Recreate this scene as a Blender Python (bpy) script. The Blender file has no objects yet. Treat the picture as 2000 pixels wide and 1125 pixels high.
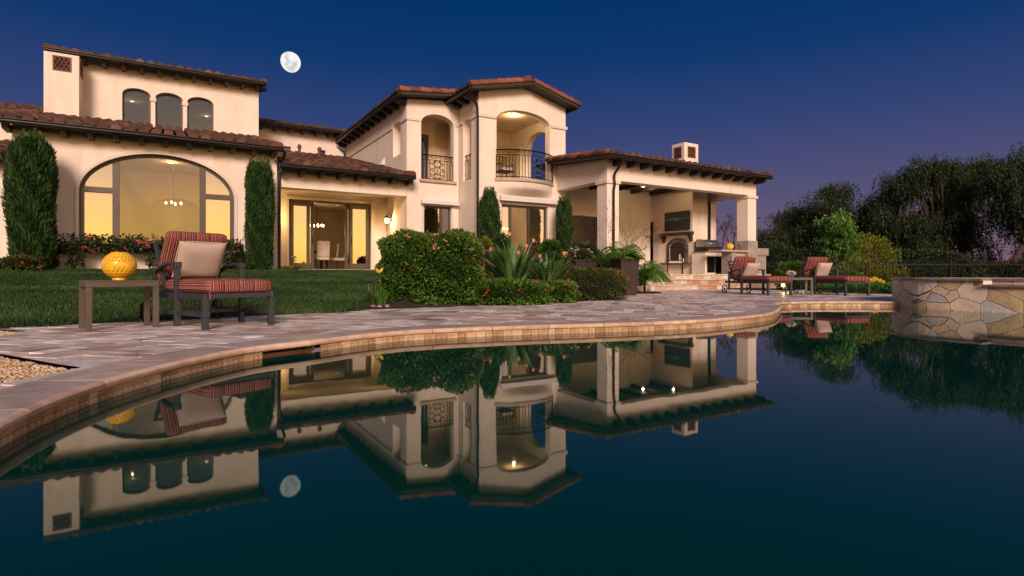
import bpy, bmesh, math, random
import numpy as np
from mathutils import Vector, Matrix
random.seed(7); rng = np.random.default_rng(7)
SC = bpy.context.scene; COL = SC.collection; R = math.radians
# ------------------------------------------------------------------ camera
cam = bpy.data.objects.new('camera', bpy.data.cameras.new('camera')); COL.objects.link(cam); SC.camera = cam
cam.location = (0, 0, .63); cam.rotation_euler = (R(90), 0, 0)
cam.data.sensor_width = 36; cam.data.lens = 20.03; cam.data.shift_y = -27.5/2000
cam.data.clip_start = .05; cam.data.clip_end = 5000
# ------------------------------------------------------------------ world: dusk sky, sunset behind the viewer
W = bpy.data.worlds.new('World'); SC.world = W; W.use_nodes = True
nt = W.node_tree; N = nt.nodes; L = nt.links; N.clear()
def node(t, **k):
    n = N.new(t)
    for a, b in k.items(): setattr(n, a, b)
    return n
tc = node('ShaderNodeTexCoord'); sep = node('ShaderNodeSeparateXYZ'); L.new(tc.outputs['Generated'], sep.inputs[0])
SUN_AZ = Vector((.60, -.80, 0)).normalized()
flat = node('ShaderNodeVectorMath', operation='MULTIPLY'); L.new(tc.outputs['Generated'], flat.inputs[0]); flat.inputs[1].default_value = (1, 1, 0)
nrm = node('ShaderNodeVectorMath', operation='NORMALIZE'); L.new(flat.outputs[0], nrm.inputs[0])
dot = node('ShaderNodeVectorMath', operation='DOT_PRODUCT'); L.new(nrm.outputs[0], dot.inputs[0]); dot.inputs[1].default_value = SUN_AZ
mr = node('ShaderNodeMapRange', interpolation_type='SMOOTHSTEP'); L.new(dot.outputs['Value'], mr.inputs[0])
mr.inputs[1].default_value = -.05; mr.inputs[2].default_value = .9
def ramp(stops, src):
    r = node('ShaderNodeValToRGB'); L.new(src, r.inputs[0]); e = r.color_ramp.elements
    for i, (p, c) in enumerate(stops):
        x = e[i] if i < 2 else e.new(p)
        x.position = p; x.color = (*c, 1)
    return r
front = ramp([(0, (.22, .125, .165)), (.06, (.155, .105, .170)), (.14, (.085, .082, .182)), (.24, (.034, .058, .182)), (.34, (.006, .040, .155)), (.45, (.0, .032, .130)), (1, (.001, .016, .08))], sep.outputs['Z'])
back = ramp([(0, (1, .44, .06)), (.05, (1.0, .60, .14)), (.10, (.95, .54, .20)), (.15, (.64, .40, .24)), (.21, (.33, .25, .20)), (.31, (.19, .165, .19)), (.5, (.07, .075, .12)), (1, (.01, .02, .06))], sep.outputs['Z'])
peach = ramp([(0, (1.0, .43, .16)), (.08, (.95, .52, .27)), (.16, (.6, .40, .29)), (.31, (.17, .15, .18)), (.5, (.07, .075, .12)), (1, (.01, .02, .06))], sep.outputs['Z'])
mr2 = node('ShaderNodeMapRange', interpolation_type='SMOOTHSTEP'); L.new(dot.outputs['Value'], mr2.inputs[0]); mr2.inputs[1].default_value = .87; mr2.inputs[2].default_value = .99
mxp = node('ShaderNodeMix', data_type='RGBA'); L.new(mr2.outputs[0], mxp.inputs[0]); L.new(peach.outputs[0], mxp.inputs[6]); L.new(back.outputs[0], mxp.inputs[7])
bs = node('ShaderNodeVectorMath', operation='SCALE'); L.new(mxp.outputs[2], bs.inputs[0]); bs.inputs['Scale'].default_value = 2.9
mx = node('ShaderNodeMix', data_type='RGBA'); L.new(mr.outputs[0], mx.inputs[0]); L.new(front.outputs[0], mx.inputs[6]); L.new(bs.outputs[0], mx.inputs[7])
bg = node('ShaderNodeBackground'); L.new(mx.outputs[2], bg.inputs[0]); bg.inputs[1].default_value = 1.0
wo = node('ShaderNodeOutputWorld'); L.new(bg.outputs[0], wo.inputs[0])
# sun lamp: the last glow, very soft
sl = bpy.data.lights.new('sun', 'SUN'); so = bpy.data.objects.new('sun', sl); COL.objects.link(so)
sl.energy = 3.9; sl.angle = R(18); sl.color = (1, .74, .62)
sd = Vector((.156, -.988, 0)).normalized()*math.cos(R(25)) + Vector((0, 0, math.sin(R(25))))
so.rotation_euler = sd.to_track_quat('Z', 'Y').to_euler(); so.location = (20, -30, 12)
SC.view_settings.view_transform = 'Standard'; SC.view_settings.look = 'None'; SC.view_settings.exposure = 0; SC.view_settings.gamma = 1
SC.cycles.use_denoising = True; SC.cycles.max_bounces = 8; SC.cycles.transparent_max_bounces = 12
SC.cycles.sample_clamp_indirect = 4; SC.cycles.caustics_reflective = False; SC.cycles.caustics_refractive = False
# ------------------------------------------------------------------ materials
def newmat(name):
    m = bpy.data.materials.new(name); m.use_nodes = True; t = m.node_tree
    return m, t, t.nodes['Principled BSDF'], t.nodes['Material Output']
def mnode(t, ty, **k):
    n = t.nodes.new(ty)
    for a, b in k.items(): setattr(n, a, b)
    return n
def mramp(t, stops, src, const=False):
    r = mnode(t, 'ShaderNodeValToRGB'); t.links.new(src, r.inputs[0]); e = r.color_ramp.elements
    if const: r.color_ramp.interpolation = 'CONSTANT'
    for i, (p, c) in enumerate(stops):
        x = e[i] if i < 2 else e.new(p)
        x.position = p; x.color = (*c, 1)
    return r
def noise(t, scale, detail=4, src='Object', stretch=None, rough=.6):
    tcn = mnode(t, 'ShaderNodeTexCoord'); n = mnode(t, 'ShaderNodeTexNoise'); n.inputs['Scale'].default_value = scale
    n.inputs['Detail'].default_value = detail; n.inputs['Roughness'].default_value = rough
    if stretch:
        mp = mnode(t, 'ShaderNodeMapping'); mp.inputs['Scale'].default_value = stretch
        t.links.new(tcn.outputs[src], mp.inputs[0]); t.links.new(mp.outputs[0], n.inputs[0])
    else: t.links.new(tcn.outputs[src], n.inputs[0])
    return n
def bump(t, bsdf, h, strength, dist=.01):
    b = mnode(t, 'ShaderNodeBump'); b.inputs['Strength'].default_value = strength; b.inputs['Distance'].default_value = dist
    t.links.new(h, b.inputs['Height']); t.links.new(b.outputs[0], bsdf.inputs['Normal']); return b
def mat(name, col, rough=.6, metal=0, var=.12, vs=3, bs=None, bst=.3, stretch=None, col2=None, emit=None, es=0):
    m, t, b, o = newmat(name); b.inputs['Roughness'].default_value = rough; b.inputs['Metallic'].default_value = metal
    n = noise(t, vs, 5, stretch=stretch)
    c2 = col2 or tuple(min(1, c*(1+var)) for c in col); c1 = col if col2 else tuple(c*(1-var) for c in col)
    r = mramp(t, [(.3, c1), (.7, c2)], n.outputs[0]); t.links.new(r.outputs[0], b.inputs['Base Color'])
    if bs:
        n2 = noise(t, bs, 4, stretch=stretch); bump(t, b, n2.outputs[0], bst)
    if emit: b.inputs['Emission Color'].default_value = (*emit, 1); b.inputs['Emission Strength'].default_value = es
    return m
def tmat(name, stops, rough=.7, var=.25, vs=8, bs=20, bst=.3, spec=None, transl=0, metal=0):
    """colour from the per-face 'tone' attribute, mottled by noise"""
    m, t, b, o = newmat(name); b.inputs['Roughness'].default_value = rough; b.inputs['Metallic'].default_value = metal
    a = mnode(t, 'ShaderNodeAttribute', attribute_name='tone')
    r = mramp(t, stops, a.outputs['Fac']); n = noise(t, vs, 4)
    v = mramp(t, [(.25, (1-var,)*3), (.75, (1+var,)*3)], n.outputs[0])
    mu = mnode(t, 'ShaderNodeMix', data_type='RGBA', blend_type='MULTIPLY'); mu.inputs[0].default_value = 1
    t.links.new(r.outputs[0], mu.inputs[6]); t.links.new(v.outputs[0], mu.inputs[7]); t.links.new(mu.outputs[2], b.inputs['Base Color'])
    if bs: n2 = noise(t, bs, 4); bump(t, b, n2.outputs[0], bst)
    if spec is not None: b.inputs['Specular IOR Level'].default_value = spec
    if transl:
        tr = mnode(t, 'ShaderNodeBsdfTranslucent'); t.links.new(mu.outputs[2], tr.inputs[0])
        ms = mnode(t, 'ShaderNodeMixShader'); ms.inputs[0].default_value = transl
        t.links.new(b.outputs[0], ms.inputs[1]); t.links.new(tr.outputs[0], ms.inputs[2]); t.links.new(ms.outputs[0], o.inputs[0])
    return m
def stucco(name, c, stain=(.78, .72, .62)):
    m, t, b, o = newmat(name); b.inputs['Roughness'].default_value = .9; b.inputs['Specular IOR Level'].default_value = .2
    n = noise(t, .9, 6, rough=.65); r = mramp(t, [(.3, tuple(x*.87 for x in c)), (.62, c)], n.outputs[0])
    n3 = noise(t, 2.6, 5, stretch=(1, 1, .16)); r3 = mramp(t, [(.30, stain), (.52, (1, 1, 1))], n3.outputs[0])
    mu = mnode(t, 'ShaderNodeMix', data_type='RGBA', blend_type='MULTIPLY'); mu.inputs[0].default_value = .4
    t.links.new(r.outputs[0], mu.inputs[6]); t.links.new(r3.outputs[0], mu.inputs[7]); t.links.new(mu.outputs[2], b.inputs['Base Color'])
    n2 = noise(t, 14, 6, rough=.7); bump(t, b, n2.outputs[0], .25, .02)
    return m
M = {}
M['stucco'] = stucco('stucco', (.82, .72, .60)); M['trim'] = stucco('trim_stucco', (.72, .63, .53), (.9, .86, .8))
M['plaster'] = mat('interior_plaster', (.55, .42, .26), .85, bs=20, bst=.1)
M['cream'] = mat('cream_plaster', (.66, .54, .36), .85, bs=20, bst=.1)
M['tile'] = tmat('roof_tile', [(0, (.026, .014, .010)), (.35, (.060, .027, .018)), (.7, (.105, .042, .026)), (1, (.18, .09, .06))], .75, .35, 5, 30, .3)
M['rake'] = tmat('rake_tile', [(0, (.06, .024, .016)), (.4, (.155, .05, .027)), (1, (.27, .09, .045))], .65, .3, 5, 30, .3)
M['wood'] = mat('dark_wood', (.028, .02, .014), .6, var=.4, vs=6, bs=30, stretch=(1, 6, 6))
M['gutter'] = mat('bronze_gutter', (.022, .018, .015), .38, .5, var=.3)
M['bronze'] = mat('bronze_frame', (.085, .068, .05), .42, .25, var=.15)
M['iron'] = mat('black_iron', (.008, .007, .006), .45, .6)
M['alu'] = mat('charcoal_aluminium', (.042, .047, .055), .5, .3, var=.1, bs=200, bst=.05)
M['tabm'] = mat('taupe_metal', (.10, .085, .068), .42, .35, var=.1)
M['white'] = mat('white_paint', (.66, .62, .60), .5, var=.05)
M['stone'] = mat('pale_stone', (.42, .34, .27), .7, var=.2, vs=6, bs=20)
M['granite'] = mat('granite_block', (.30, .26, .22), .6, var=.3, vs=7, bs=15)
M['brick'] = tmat('grey_brick', [(0, (.06, .045, .035)), (1, (.2, .155, .12))], .85)
M['steel'] = mat('brushed_steel', (.42, .40, .33), .22, .9, var=.08, vs=4, stretch=(1, 20, 20))
M['black'] = mat('black_enamel', (.01, .009, .008), .3)
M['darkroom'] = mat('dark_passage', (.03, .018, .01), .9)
M['floor'] = mat('interior_floor', (.28, .17, .09), .3, var=.2)
M['wick'] = None
M['soil'] = mat('soil', (.030, .018, .012), .95, var=.4, vs=14, bs=40, bst=.8)
M['lens'] = mat('lamp_glass', (.9, .75, .4), .3, emit=(1, .62, .22), es=14)
M['bulb'] = mat('bulb', (1, .8, .5), .3, emit=(1, .72, .38), es=18)
M['can'] = mat('downlight', (1, .85, .6), .3, emit=(1, .75, .42), es=10)
M['fabricwhite'] = mat('white_fabric', (.55, .47, .38), .9, bs=200, bst=.1)
M['pillow'] = mat('beige_canvas', (.47, .38, .30), .95, var=.06, vs=9, bs=260, bst=.25)
M['terra'] = mat('terracotta', (.16, .05, .028), .8)
M['candle'] = mat('candle_wax', (.8, .72, .5), .5)
M['blue'] = mat('blue_glaze', (.06, .16, .38), .2)
M['bark'] = mat('bark', (.05, .033, .022), .95, var=.4, vs=12, bs=30, bst=.9, stretch=(3, 3, .6))
M['twig'] = mat('twig', (.07, .04, .03), .9)
M['rock'] = mat('rock', (.26, .2, .15), .85, var=.35, vs=9, bs=18, bst=.6)
def glass(name, fac, tint, rough=0):
    m, t, b, o = newmat(name); t.nodes.remove(b)
    g = mnode(t, 'ShaderNodeBsdfGlossy'); g.inputs['Roughness'].default_value = rough; g.inputs['Color'].default_value = (1, 1, 1, 1)
    tr = mnode(t, 'ShaderNodeBsdfTransparent'); tr.inputs[0].default_value = (*tint, 1)
    n = noise(t, .7, 2); bp = mnode(t, 'ShaderNodeBump'); bp.inputs['Strength'].default_value = .04; bp.inputs['Distance'].default_value = .03
    t.links.new(n.outputs[0], bp.inputs['Height']); t.links.new(bp.outputs[0], g.inputs['Normal'])
    fr = mnode(t, 'ShaderNodeFresnel'); fr.inputs[0].default_value = 1.45
    ad = mnode(t, 'ShaderNodeMath', operation='ADD', use_clamp=True); t.links.new(fr.outputs[0], ad.inputs[0]); ad.inputs[1].default_value = fac
    ms = mnode(t, 'ShaderNodeMixShader'); t.links.new(ad.outputs[0], ms.inputs[0]); t.links.new(tr.outputs[0], ms.inputs[1]); t.links.new(g.outputs[0], ms.inputs[2]); t.links.new(ms.outputs[0], o.inputs[0])
    return m
M['glass'] = glass('window_glass', .12, (.75, .75, .72)); M['mirrorglass'] = glass('coated_glass', .31, (.55, .55, .5)); M['dimglass'] = glass('tinted_glass', .07, (.7, .7, .66))
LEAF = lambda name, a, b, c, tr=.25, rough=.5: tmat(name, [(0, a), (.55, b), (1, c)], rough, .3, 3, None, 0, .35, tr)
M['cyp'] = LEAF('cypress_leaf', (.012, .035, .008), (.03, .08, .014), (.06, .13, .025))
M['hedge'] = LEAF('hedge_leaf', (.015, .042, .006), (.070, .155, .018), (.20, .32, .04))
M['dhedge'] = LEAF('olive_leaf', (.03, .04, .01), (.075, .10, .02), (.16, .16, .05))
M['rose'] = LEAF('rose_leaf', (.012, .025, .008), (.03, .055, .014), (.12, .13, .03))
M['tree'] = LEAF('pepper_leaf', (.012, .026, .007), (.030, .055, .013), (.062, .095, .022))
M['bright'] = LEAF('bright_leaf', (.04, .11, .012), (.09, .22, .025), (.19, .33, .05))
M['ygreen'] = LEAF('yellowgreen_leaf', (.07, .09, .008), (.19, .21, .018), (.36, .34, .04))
M['strap'] = LEAF('strap_leaf', (.035, .09, .022), (.12, .24, .06), (.30, .42, .18), .15, .35)
M['fern'] = LEAF('fern_leaf', (.03, .09, .01), (.07, .2, .02), (.14, .32, .04))
M['grass'] = LEAF('grass_blade', (.015, .042, .008), (.036, .088, .016), (.085, .145, .034), .3)
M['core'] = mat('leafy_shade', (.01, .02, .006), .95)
for k, c in dict(red=(.55, .03, .02), pink=(.75, .28, .22), rosep=(.6, .06, .14), orange=(.95, .32, .03), yellow=(.85, .6, .05), paleflower=(.7, .55, .45), purple=(.16, .06, .12)).items():
    M[k] = mat('petal_'+k, c, .7, var=.25, vs=20)
def lawnmat():
    m, t, b, o = newmat('lawn_turf'); b.inputs['Roughness'].default_value = .9
    n = noise(t, 1.2, 4); r = mramp(t, [(.3, (.012, .035, .006)), (.7, (.035, .08, .014))], n.outputs[0]); t.links.new(r.outputs[0], b.inputs['Base Color'])
    n2 = noise(t, 60, 3); bump(t, b, n2.outputs[0], .8, .03); return m
M['lawn'] = lawnmat()
def watermat():
    m, t, b, o = newmat('pool_water'); b.inputs['Base Color'].default_value = (.0, .031, .024, 1); b.inputs['Specular Tint'].default_value = (.60, 1, .56, 1); b.inputs['Roughness'].default_value = .02
    b.inputs['IOR'].default_value = 1.34
    n = noise(t, 1.1, 3, stretch=(1, .45, 1)); n2 = noise(t, 7, 2, stretch=(1, .6, 1))
    ad = mnode(t, 'ShaderNodeMath', operation='MULTIPLY_ADD'); t.links.new(n2.outputs[0], ad.inputs[0]); ad.inputs[1].default_value = .08; t.links.new(n.outputs[0], ad.inputs[2])
    bump(t, b, ad.outputs[0], .06, .02); return m
M['water'] = watermat()
def flagmat():
    m, t, b, o = newmat('flagstone'); b.inputs['Roughness'].default_value = .55
    tcn = mnode(t, 'ShaderNodeTexCoord'); nz = mnode(t, 'ShaderNodeTexNoise'); nz.inputs['Scale'].default_value = 2.2
    t.links.new(tcn.outputs['Object'], nz.inputs[0])
    vm = mnode(t, 'ShaderNodeVectorMath', operation='MULTIPLY_ADD'); t.links.new(nz.outputs['Color'], vm.inputs[0]); vm.inputs[1].default_value = (.09,)*3; t.links.new(tcn.outputs['Object'], vm.inputs[2])
    v = mnode(t, 'ShaderNodeTexVoronoi'); v.inputs['Scale'].default_value = 2.9; t.links.new(vm.outputs[0], v.inputs[0])
    v2 = mnode(t, 'ShaderNodeTexVoronoi', feature='DISTANCE_TO_EDGE'); v2.inputs['Scale'].default_value = 2.9; t.links.new(vm.outputs[0], v2.inputs[0])
    sp = mnode(t, 'ShaderNodeSeparateColor'); t.links.new(v.outputs['Color'], sp.inputs[0])
    r = mramp(t, [(0, (.72, .55, .38)), (.18, (.50, .52, .46)), (.36, (.80, .60, .40)), (.5, (.66, .66, .60)), (.62, (.60, .46, .26)), (.78, (.85, .72, .55)), (.9, (.52, .49, .44))], sp.outputs[0], True)
    n = noise(t, 6, 6, rough=.7); mu = mnode(t, 'ShaderNodeMix', data_type='RGBA', blend_type='OVERLAY'); mu.inputs[0].default_value = .6
    t.links.new(r.outputs[0], mu.inputs[6]); t.links.new(n.outputs[0], mu.inputs[7])
    e = mramp(t, [(.004, (1, 1, 1)), (.011, (0, 0, 0))], v2.outputs['Distance'])
    m2 = mnode(t, 'ShaderNodeMix', data_type='RGBA'); t.links.new(e.outputs[0], m2.inputs[0]); t.links.new(mu.outputs[2], m2.inputs[6]); m2.inputs[7].default_value = (.17, .13, .1, 1)
    t.links.new(m2.outputs[2], b.inputs['Base Color'])
    hr = mramp(t, [(0, (0, 0, 0)), (.016, (1, 1, 1))], v2.outputs['Distance'])
    hs = mnode(t, 'ShaderNodeMath', operation='MULTIPLY_ADD'); t.links.new(n.outputs[0], hs.inputs[0]); hs.inputs[1].default_value = .5; t.links.new(hr.outputs[0], hs.inputs[2])
    bump(t, b, hs.outputs[0], .9, .035); return m
M['flag'] = flagmat()
M['paver'] = tmat('travertine_paver', [(0, (.28, .20, .17)), (.2, (.45, .365, .32)), (.6, (.60, .515, .465)), (.85, (.78, .71, .66)), (1, (.44, .38, .36))], .40, .42, 6, 26, .35)
M['coping'] = tmat('coping_stone', [(0, (.38, .31, .27)), (.45, (.50, .42, .37)), (.6, (.55, .38, .26)), (1, (.72, .53, .38))], .36, .32, 8, 24, .3)
M['band'] = tmat('waterline_tile', [(0, (.30, .18, .085)), (.5, (.44, .285, .15)), (1, (.58, .42, .26))], .35, .35, 14, 30, .2)
M['step'] = tmat('step_stone', [(0, (.42, .20, .10)), (.2, (.46, .31, .20)), (.6, (.54, .43, .32)), (1, (.66, .58, .49))], .6, .3, 8, 26, .3)
M['grout'] = mat('grout', (.58, .52, .47), .9, var=.3, vs=5, bs=30)
M['mosaic'] = mat('mosaic_white', (.6, .56, .55), .3)
M['pebble'] = tmat('pebble', [(0, (.38, .22, .10)), (.5, (.62, .43, .24)), (1, (.8, .64, .44))], .8, .2)
M['earth'] = mat('dry_earth', (.04, .035, .02), .95, var=.4, vs=.6, bs=8)
M['artpic'] = None
def stripemat(name, stops, k, ax='Y'):
    m, t, b, o = newmat(name); b.inputs['Roughness'].default_value = .95; b.inputs['Specular IOR Level'].default_value = .15
    tcn = mnode(t, 'ShaderNodeTexCoord'); s1 = mnode(t, 'ShaderNodeSeparateXYZ'); t.links.new(tcn.outputs['Object'], s1.inputs[0])
    s2 = mnode(t, 'ShaderNodeSeparateXYZ'); t.links.new(tcn.outputs['Normal'], s2.inputs[0])
    ab = mnode(t, 'ShaderNodeMath', operation='ABSOLUTE'); t.links.new(s2.outputs['Y'], ab.inputs[0])
    gt = mnode(t, 'ShaderNodeMath', operation='GREATER_THAN'); t.links.new(ab.outputs[0], gt.inputs[0]); gt.inputs[1].default_value = .72
    mm = mnode(t, 'ShaderNodeMix', data_type='FLOAT'); t.links.new(gt.outputs[0], mm.inputs[0]); t.links.new(s1.outputs['Y'], mm.inputs[2]); t.links.new(s1.outputs['Z'], mm.inputs[3])
    ml = mnode(t, 'ShaderNodeMath', operation='MULTIPLY_ADD'); t.links.new(mm.outputs[0], ml.inputs[0]); ml.inputs[1].default_value = k; ml.inputs[2].default_value = 20.3
    fr = mnode(t, 'ShaderNodeMath', operation='FRACT'); t.links.new(ml.outputs[0], fr.inputs[0])
    r = mramp(t, stops, fr.outputs[0], True); n = noise(t, 6, 4)
    v = mramp(t, [(.3, (.8,)*3), (.7, (1.1,)*3)], n.outputs[0]); mu = mnode(t, 'ShaderNodeMix', data_type='RGBA', blend_type='MULTIPLY'); mu.inputs[0].default_value = 1
    t.links.new(r.outputs[0], mu.inputs[6]); t.links.new(v.outputs[0], mu.inputs[7]); t.links.new(mu.outputs[2], b.inputs['Base Color'])
    n2 = noise(t, 220, 2); n3 = noise(t, 9, 3)
    ad = mnode(t, 'ShaderNodeMath', operation='MULTIPLY_ADD'); t.links.new(n3.outputs[0], ad.inputs[0]); ad.inputs[1].default_value = 6; t.links.new(n2.outputs[0], ad.inputs[2])
    bump(t, b, ad.outputs[0], .3, .004); return m
_r, _p, _b, _y, _g = (.15, .024, .026), (.34, .11, .10), (.012, .008, .008), (.58, .38, .25), (.06, .05, .028)
M['stripe'] = stripemat('red_striped_canvas', [(0, _r), (.10, _b), (.13, _y), (.16, _b), (.19, _p), (.30, _r), (.36, _g), (.40, _y), (.43, _r), (.52, _p), (.58, _b), (.61, _p), (.70, _r), (.78, _g), (.81, _y), (.84, _b), (.87, _r), (.94, _p)], 6.6)
M['stripe2'] = stripemat('rust_striped_canvas', [(0, (.20, .052, .04)), (.36, (.15, .036, .03)), (.42, (.50, .33, .27)), (.5, (.15, .036, .03)), (.56, (.20, .052, .04)), (.8, (.26, .088, .07)), (.84, (.19, .046, .038))], 9.5)
def wickmat():
    m, t, b, o = newmat('wicker'); b.inputs['Roughness'].default_value = .6
    tcn = mnode(t, 'ShaderNodeTexCoord'); mp = mnode(t, 'ShaderNodeMapping'); mp.inputs['Scale'].default_value = (1, 1, 1); t.links.new(tcn.outputs['Object'], mp.inputs[0])
    w1 = mnode(t, 'ShaderNodeTexWave', bands_direction='Z'); w1.inputs['Scale'].default_value = 14; w1.inputs['Distortion'].default_value = 1.5; t.links.new(mp.outputs[0], w1.inputs[0])
    w2 = mnode(t, 'ShaderNodeTexWave', bands_direction='DIAGONAL'); w2.inputs['Scale'].default_value = 9; t.links.new(mp.outputs[0], w2.inputs[0])
    mu = mnode(t, 'ShaderNodeMath', operation='MULTIPLY'); t.links.new(w1.outputs['Fac'], mu.inputs[0]); t.links.new(w2.outputs['Fac'], mu.inputs[1])
    r = mramp(t, [(0, (.018, .01, .008)), (1, (.10, .055, .045))], mu.outputs[0]); t.links.new(r.outputs[0], b.inputs['Base Color']); bump(t, b, mu.outputs[0], .8, .01); return m
M['wick'] = wickmat()
# ------------------------------------------------------------------ mesh helpers
class MB:
    def __init__(s): s.v = []; s.f = []; s.t = []
    def add(s, vs, fs, tone=None):
        o = len(s.v); s.v += [tuple(p) for p in vs]; s.f += [tuple(i+o for i in f) for f in fs]
        s.t += [random.random() if tone is None else tone]*len(fs); return s
    def box(s, x0, x1, y0, y1, z0, z1, tone=None, fn=None):
        tone = random.random() if tone is None else tone
        vs = [(x, y, z) for z in (z0, z1) for x, y in ((x0, y0), (x1, y0), (x1, y1), (x0, y1))]
        if fn: vs = [fn(*p) for p in vs]
        return s.add(vs, [(0, 3, 2, 1), (4, 5, 6, 7), (0, 1, 5, 4), (1, 2, 6, 5), (2, 3, 7, 6), (3, 0, 4, 7)], tone)
    def bar(s, a, b, w, h, up=(0, 0, 1), tone=None):
        a, b, up = Vector(a), Vector(b), Vector(up); d = (b-a).normalized(); sx = d.cross(up)
        if sx.length < 1e-4: sx = d.cross(Vector((0, 1, 0)))
        sx.normalize(); uy = sx.cross(d)
        vs = [p+sx*i*w/2+uy*j*h/2 for p in (a, b) for i, j in ((-1, -1), (1, -1), (1, 1), (-1, 1))]
        return s.add(vs, [(0, 3, 2, 1), (4, 5, 6, 7), (0, 1, 5, 4), (1, 2, 6, 5), (2, 3, 7, 6), (3, 0, 4, 7)], tone)
    def prism(s, poly, c0, c1, fn=lambda a, b, c: (a, b, c), tone=None):
        n = len(poly); tone = random.random() if tone is None else tone
        vs = [fn(a, b, c) for c in (c0, c1) for a, b in poly]
        return s.add(vs, [tuple(range(n-1, -1, -1)), tuple(range(n, 2*n))]+[(i, (i+1) % n, n+(i+1) % n, n+i) for i in range(n)], tone)
    def tube(s, pts, r, n=6, cap=True, tone=None):
        pts = [Vector(p) for p in pts]; rs = r if isinstance(r, (list, tuple)) else [r]*len(pts); o = []; pu = None
        for i, p in enumerate(pts):
            d = (pts[min(i+1, len(pts)-1)]-pts[max(i-1, 0)]).normalized()
            if pu is None: pu = d.cross(Vector((0, 0, 1))) if abs(d.z) < .95 else d.cross(Vector((1, 0, 0)))
            pu = (pu-d*pu.dot(d)).normalized(); w = d.cross(pu)
            o += [p+(pu*math.cos(2*math.pi*k/n)+w*math.sin(2*math.pi*k/n))*rs[i] for k in range(n)]
        fs = [(i*n+k, i*n+(k+1) % n, (i+1)*n+(k+1) % n, (i+1)*n+k) for i in range(len(pts)-1) for k in range(n)]
        if cap: fs += [tuple(range(n-1, -1, -1)), tuple((len(pts)-1)*n+k for k in range(n))]
        return s.add(o, fs, tone)
    def lathe(s, prof, c=(0, 0, 0), n=20, tone=None, sq=None):
        o = []
        for r, z in prof:
            for k in range(n):
                a = 2*math.pi*k/n; o.append((c[0]+r*math.cos(a), c[1]+r*math.sin(a), c[2]+z))
        m = len(prof)
        return s.add(o, [(i*n+k, i*n+(k+1) % n, (i+1)*n+(k+1) % n, (i+1)*n+k) for i in range(m-1) for k in range(n)]+[tuple(range(n-1, -1, -1)), tuple((m-1)*n+k for k in range(n))], tone)
    def build(s, name, m, parent=None, smooth=False, bevel=0):
        me = bpy.data.meshes.new(name); me.from_pydata(s.v, [], s.f); me.update()
        at = me.attributes.new('tone', 'FLOAT', 'FACE'); at.data.foreach_set('value', s.t)
        return link(name, me, m, parent, smooth, bevel)
def link(name, me, m, parent=None, smooth=False, bevel=0):
    me.materials.append(m)
    if smooth is True: me.polygons.foreach_set('use_smooth', [True]*len(me.polygons))
    o = bpy.data.objects.new(name, me); COL.objects.link(o)
    if parent: o.parent = parent
    if bevel:
        b = o.modifiers.new('bevel', 'BEVEL'); b.width = bevel; b.segments = 2; b.limit_method = 'ANGLE'; b.angle_limit = R(40)
    if smooth == 'auto':
        me.polygons.foreach_set('use_smooth', [True]*len(me.polygons)); e = o.modifiers.new('edges', 'EDGE_SPLIT'); e.split_angle = R(38)
    return o
def tag(o, label=None, cat=None, group=None, kind=None):
    for k, v in (('label', label), ('category', cat), ('group', group), ('kind', kind)):
        if v: o[k] = v
    return o
def thing(name, label, cat, loc=(0, 0, 0), rz=0, group=None):
    o = bpy.data.objects.new(name, None); COL.objects.link(o); o.location = loc; o.rotation_euler = (0, 0, rz); o.empty_display_size = .2
    return tag(o, label, cat, group)
def copy_tree(o, parent=None):
    c = o.copy(); COL.objects.link(c); c.parent = parent
    for ch in [x for x in bpy.data.objects if x.parent == o]: copy_tree(ch, c)
    return c
def npmesh(V, F, tone):
    me = bpy.data.meshes.new('m'); n, k = F.shape
    me.vertices.add(len(V)); me.vertices.foreach_set('co', V.astype(np.float32).ravel())
    me.loops.add(n*k); me.loops.foreach_set('vertex_index', F.astype(np.int32).ravel())
    me.polygons.add(n); me.polygons.foreach_set('loop_start', np.arange(0, n*k, k, dtype=np.int32)); me.polygons.foreach_set('loop_total', np.full(n, k, dtype=np.int32))
    me.update(calc_edges=True); at = me.attributes.new('tone', 'FLOAT', 'FACE'); at.data.foreach_set('value', tone.astype(np.float32)); return me
def unit(a): return a/np.maximum(1e-9, np.linalg.norm(a, axis=1, keepdims=True))
def leaves(P, D, ln, wd, tone):
    """one folded diamond leaf per point, pointing along D"""
    n = len(P); D = unit(D); S = unit(np.cross(D, rng.normal(size=(n, 3)))); U = np.cross(S, D)
    ln = ln*(.7+.6*rng.random(n))[:, None]; wd = wd*(.7+.6*rng.random(n))[:, None]
    V = np.stack([P, P+D*ln*.45+S*wd*.5+U*wd*.15, P+D*ln, P+D*ln*.45-S*wd*.5+U*wd*.15], 1).reshape(-1, 3)
    return npmesh(V, np.arange(4*n).reshape(n, 4), np.clip(tone, 0, 1))
def inside(x, y, poly):
    c = np.zeros(np.shape(x), bool) if not np.isscalar(x) else False; n = len(poly)
    for i in range(n):
        x1, y1 = poly[i]; x2, y2 = poly[(i+1) % n]
        if y1 == y2: continue
        c = c ^ (((y1 > y) != (y2 > y)) & (x < (x2-x1)*(y-y1)/(y2-y1)+x1))
    return c
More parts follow.
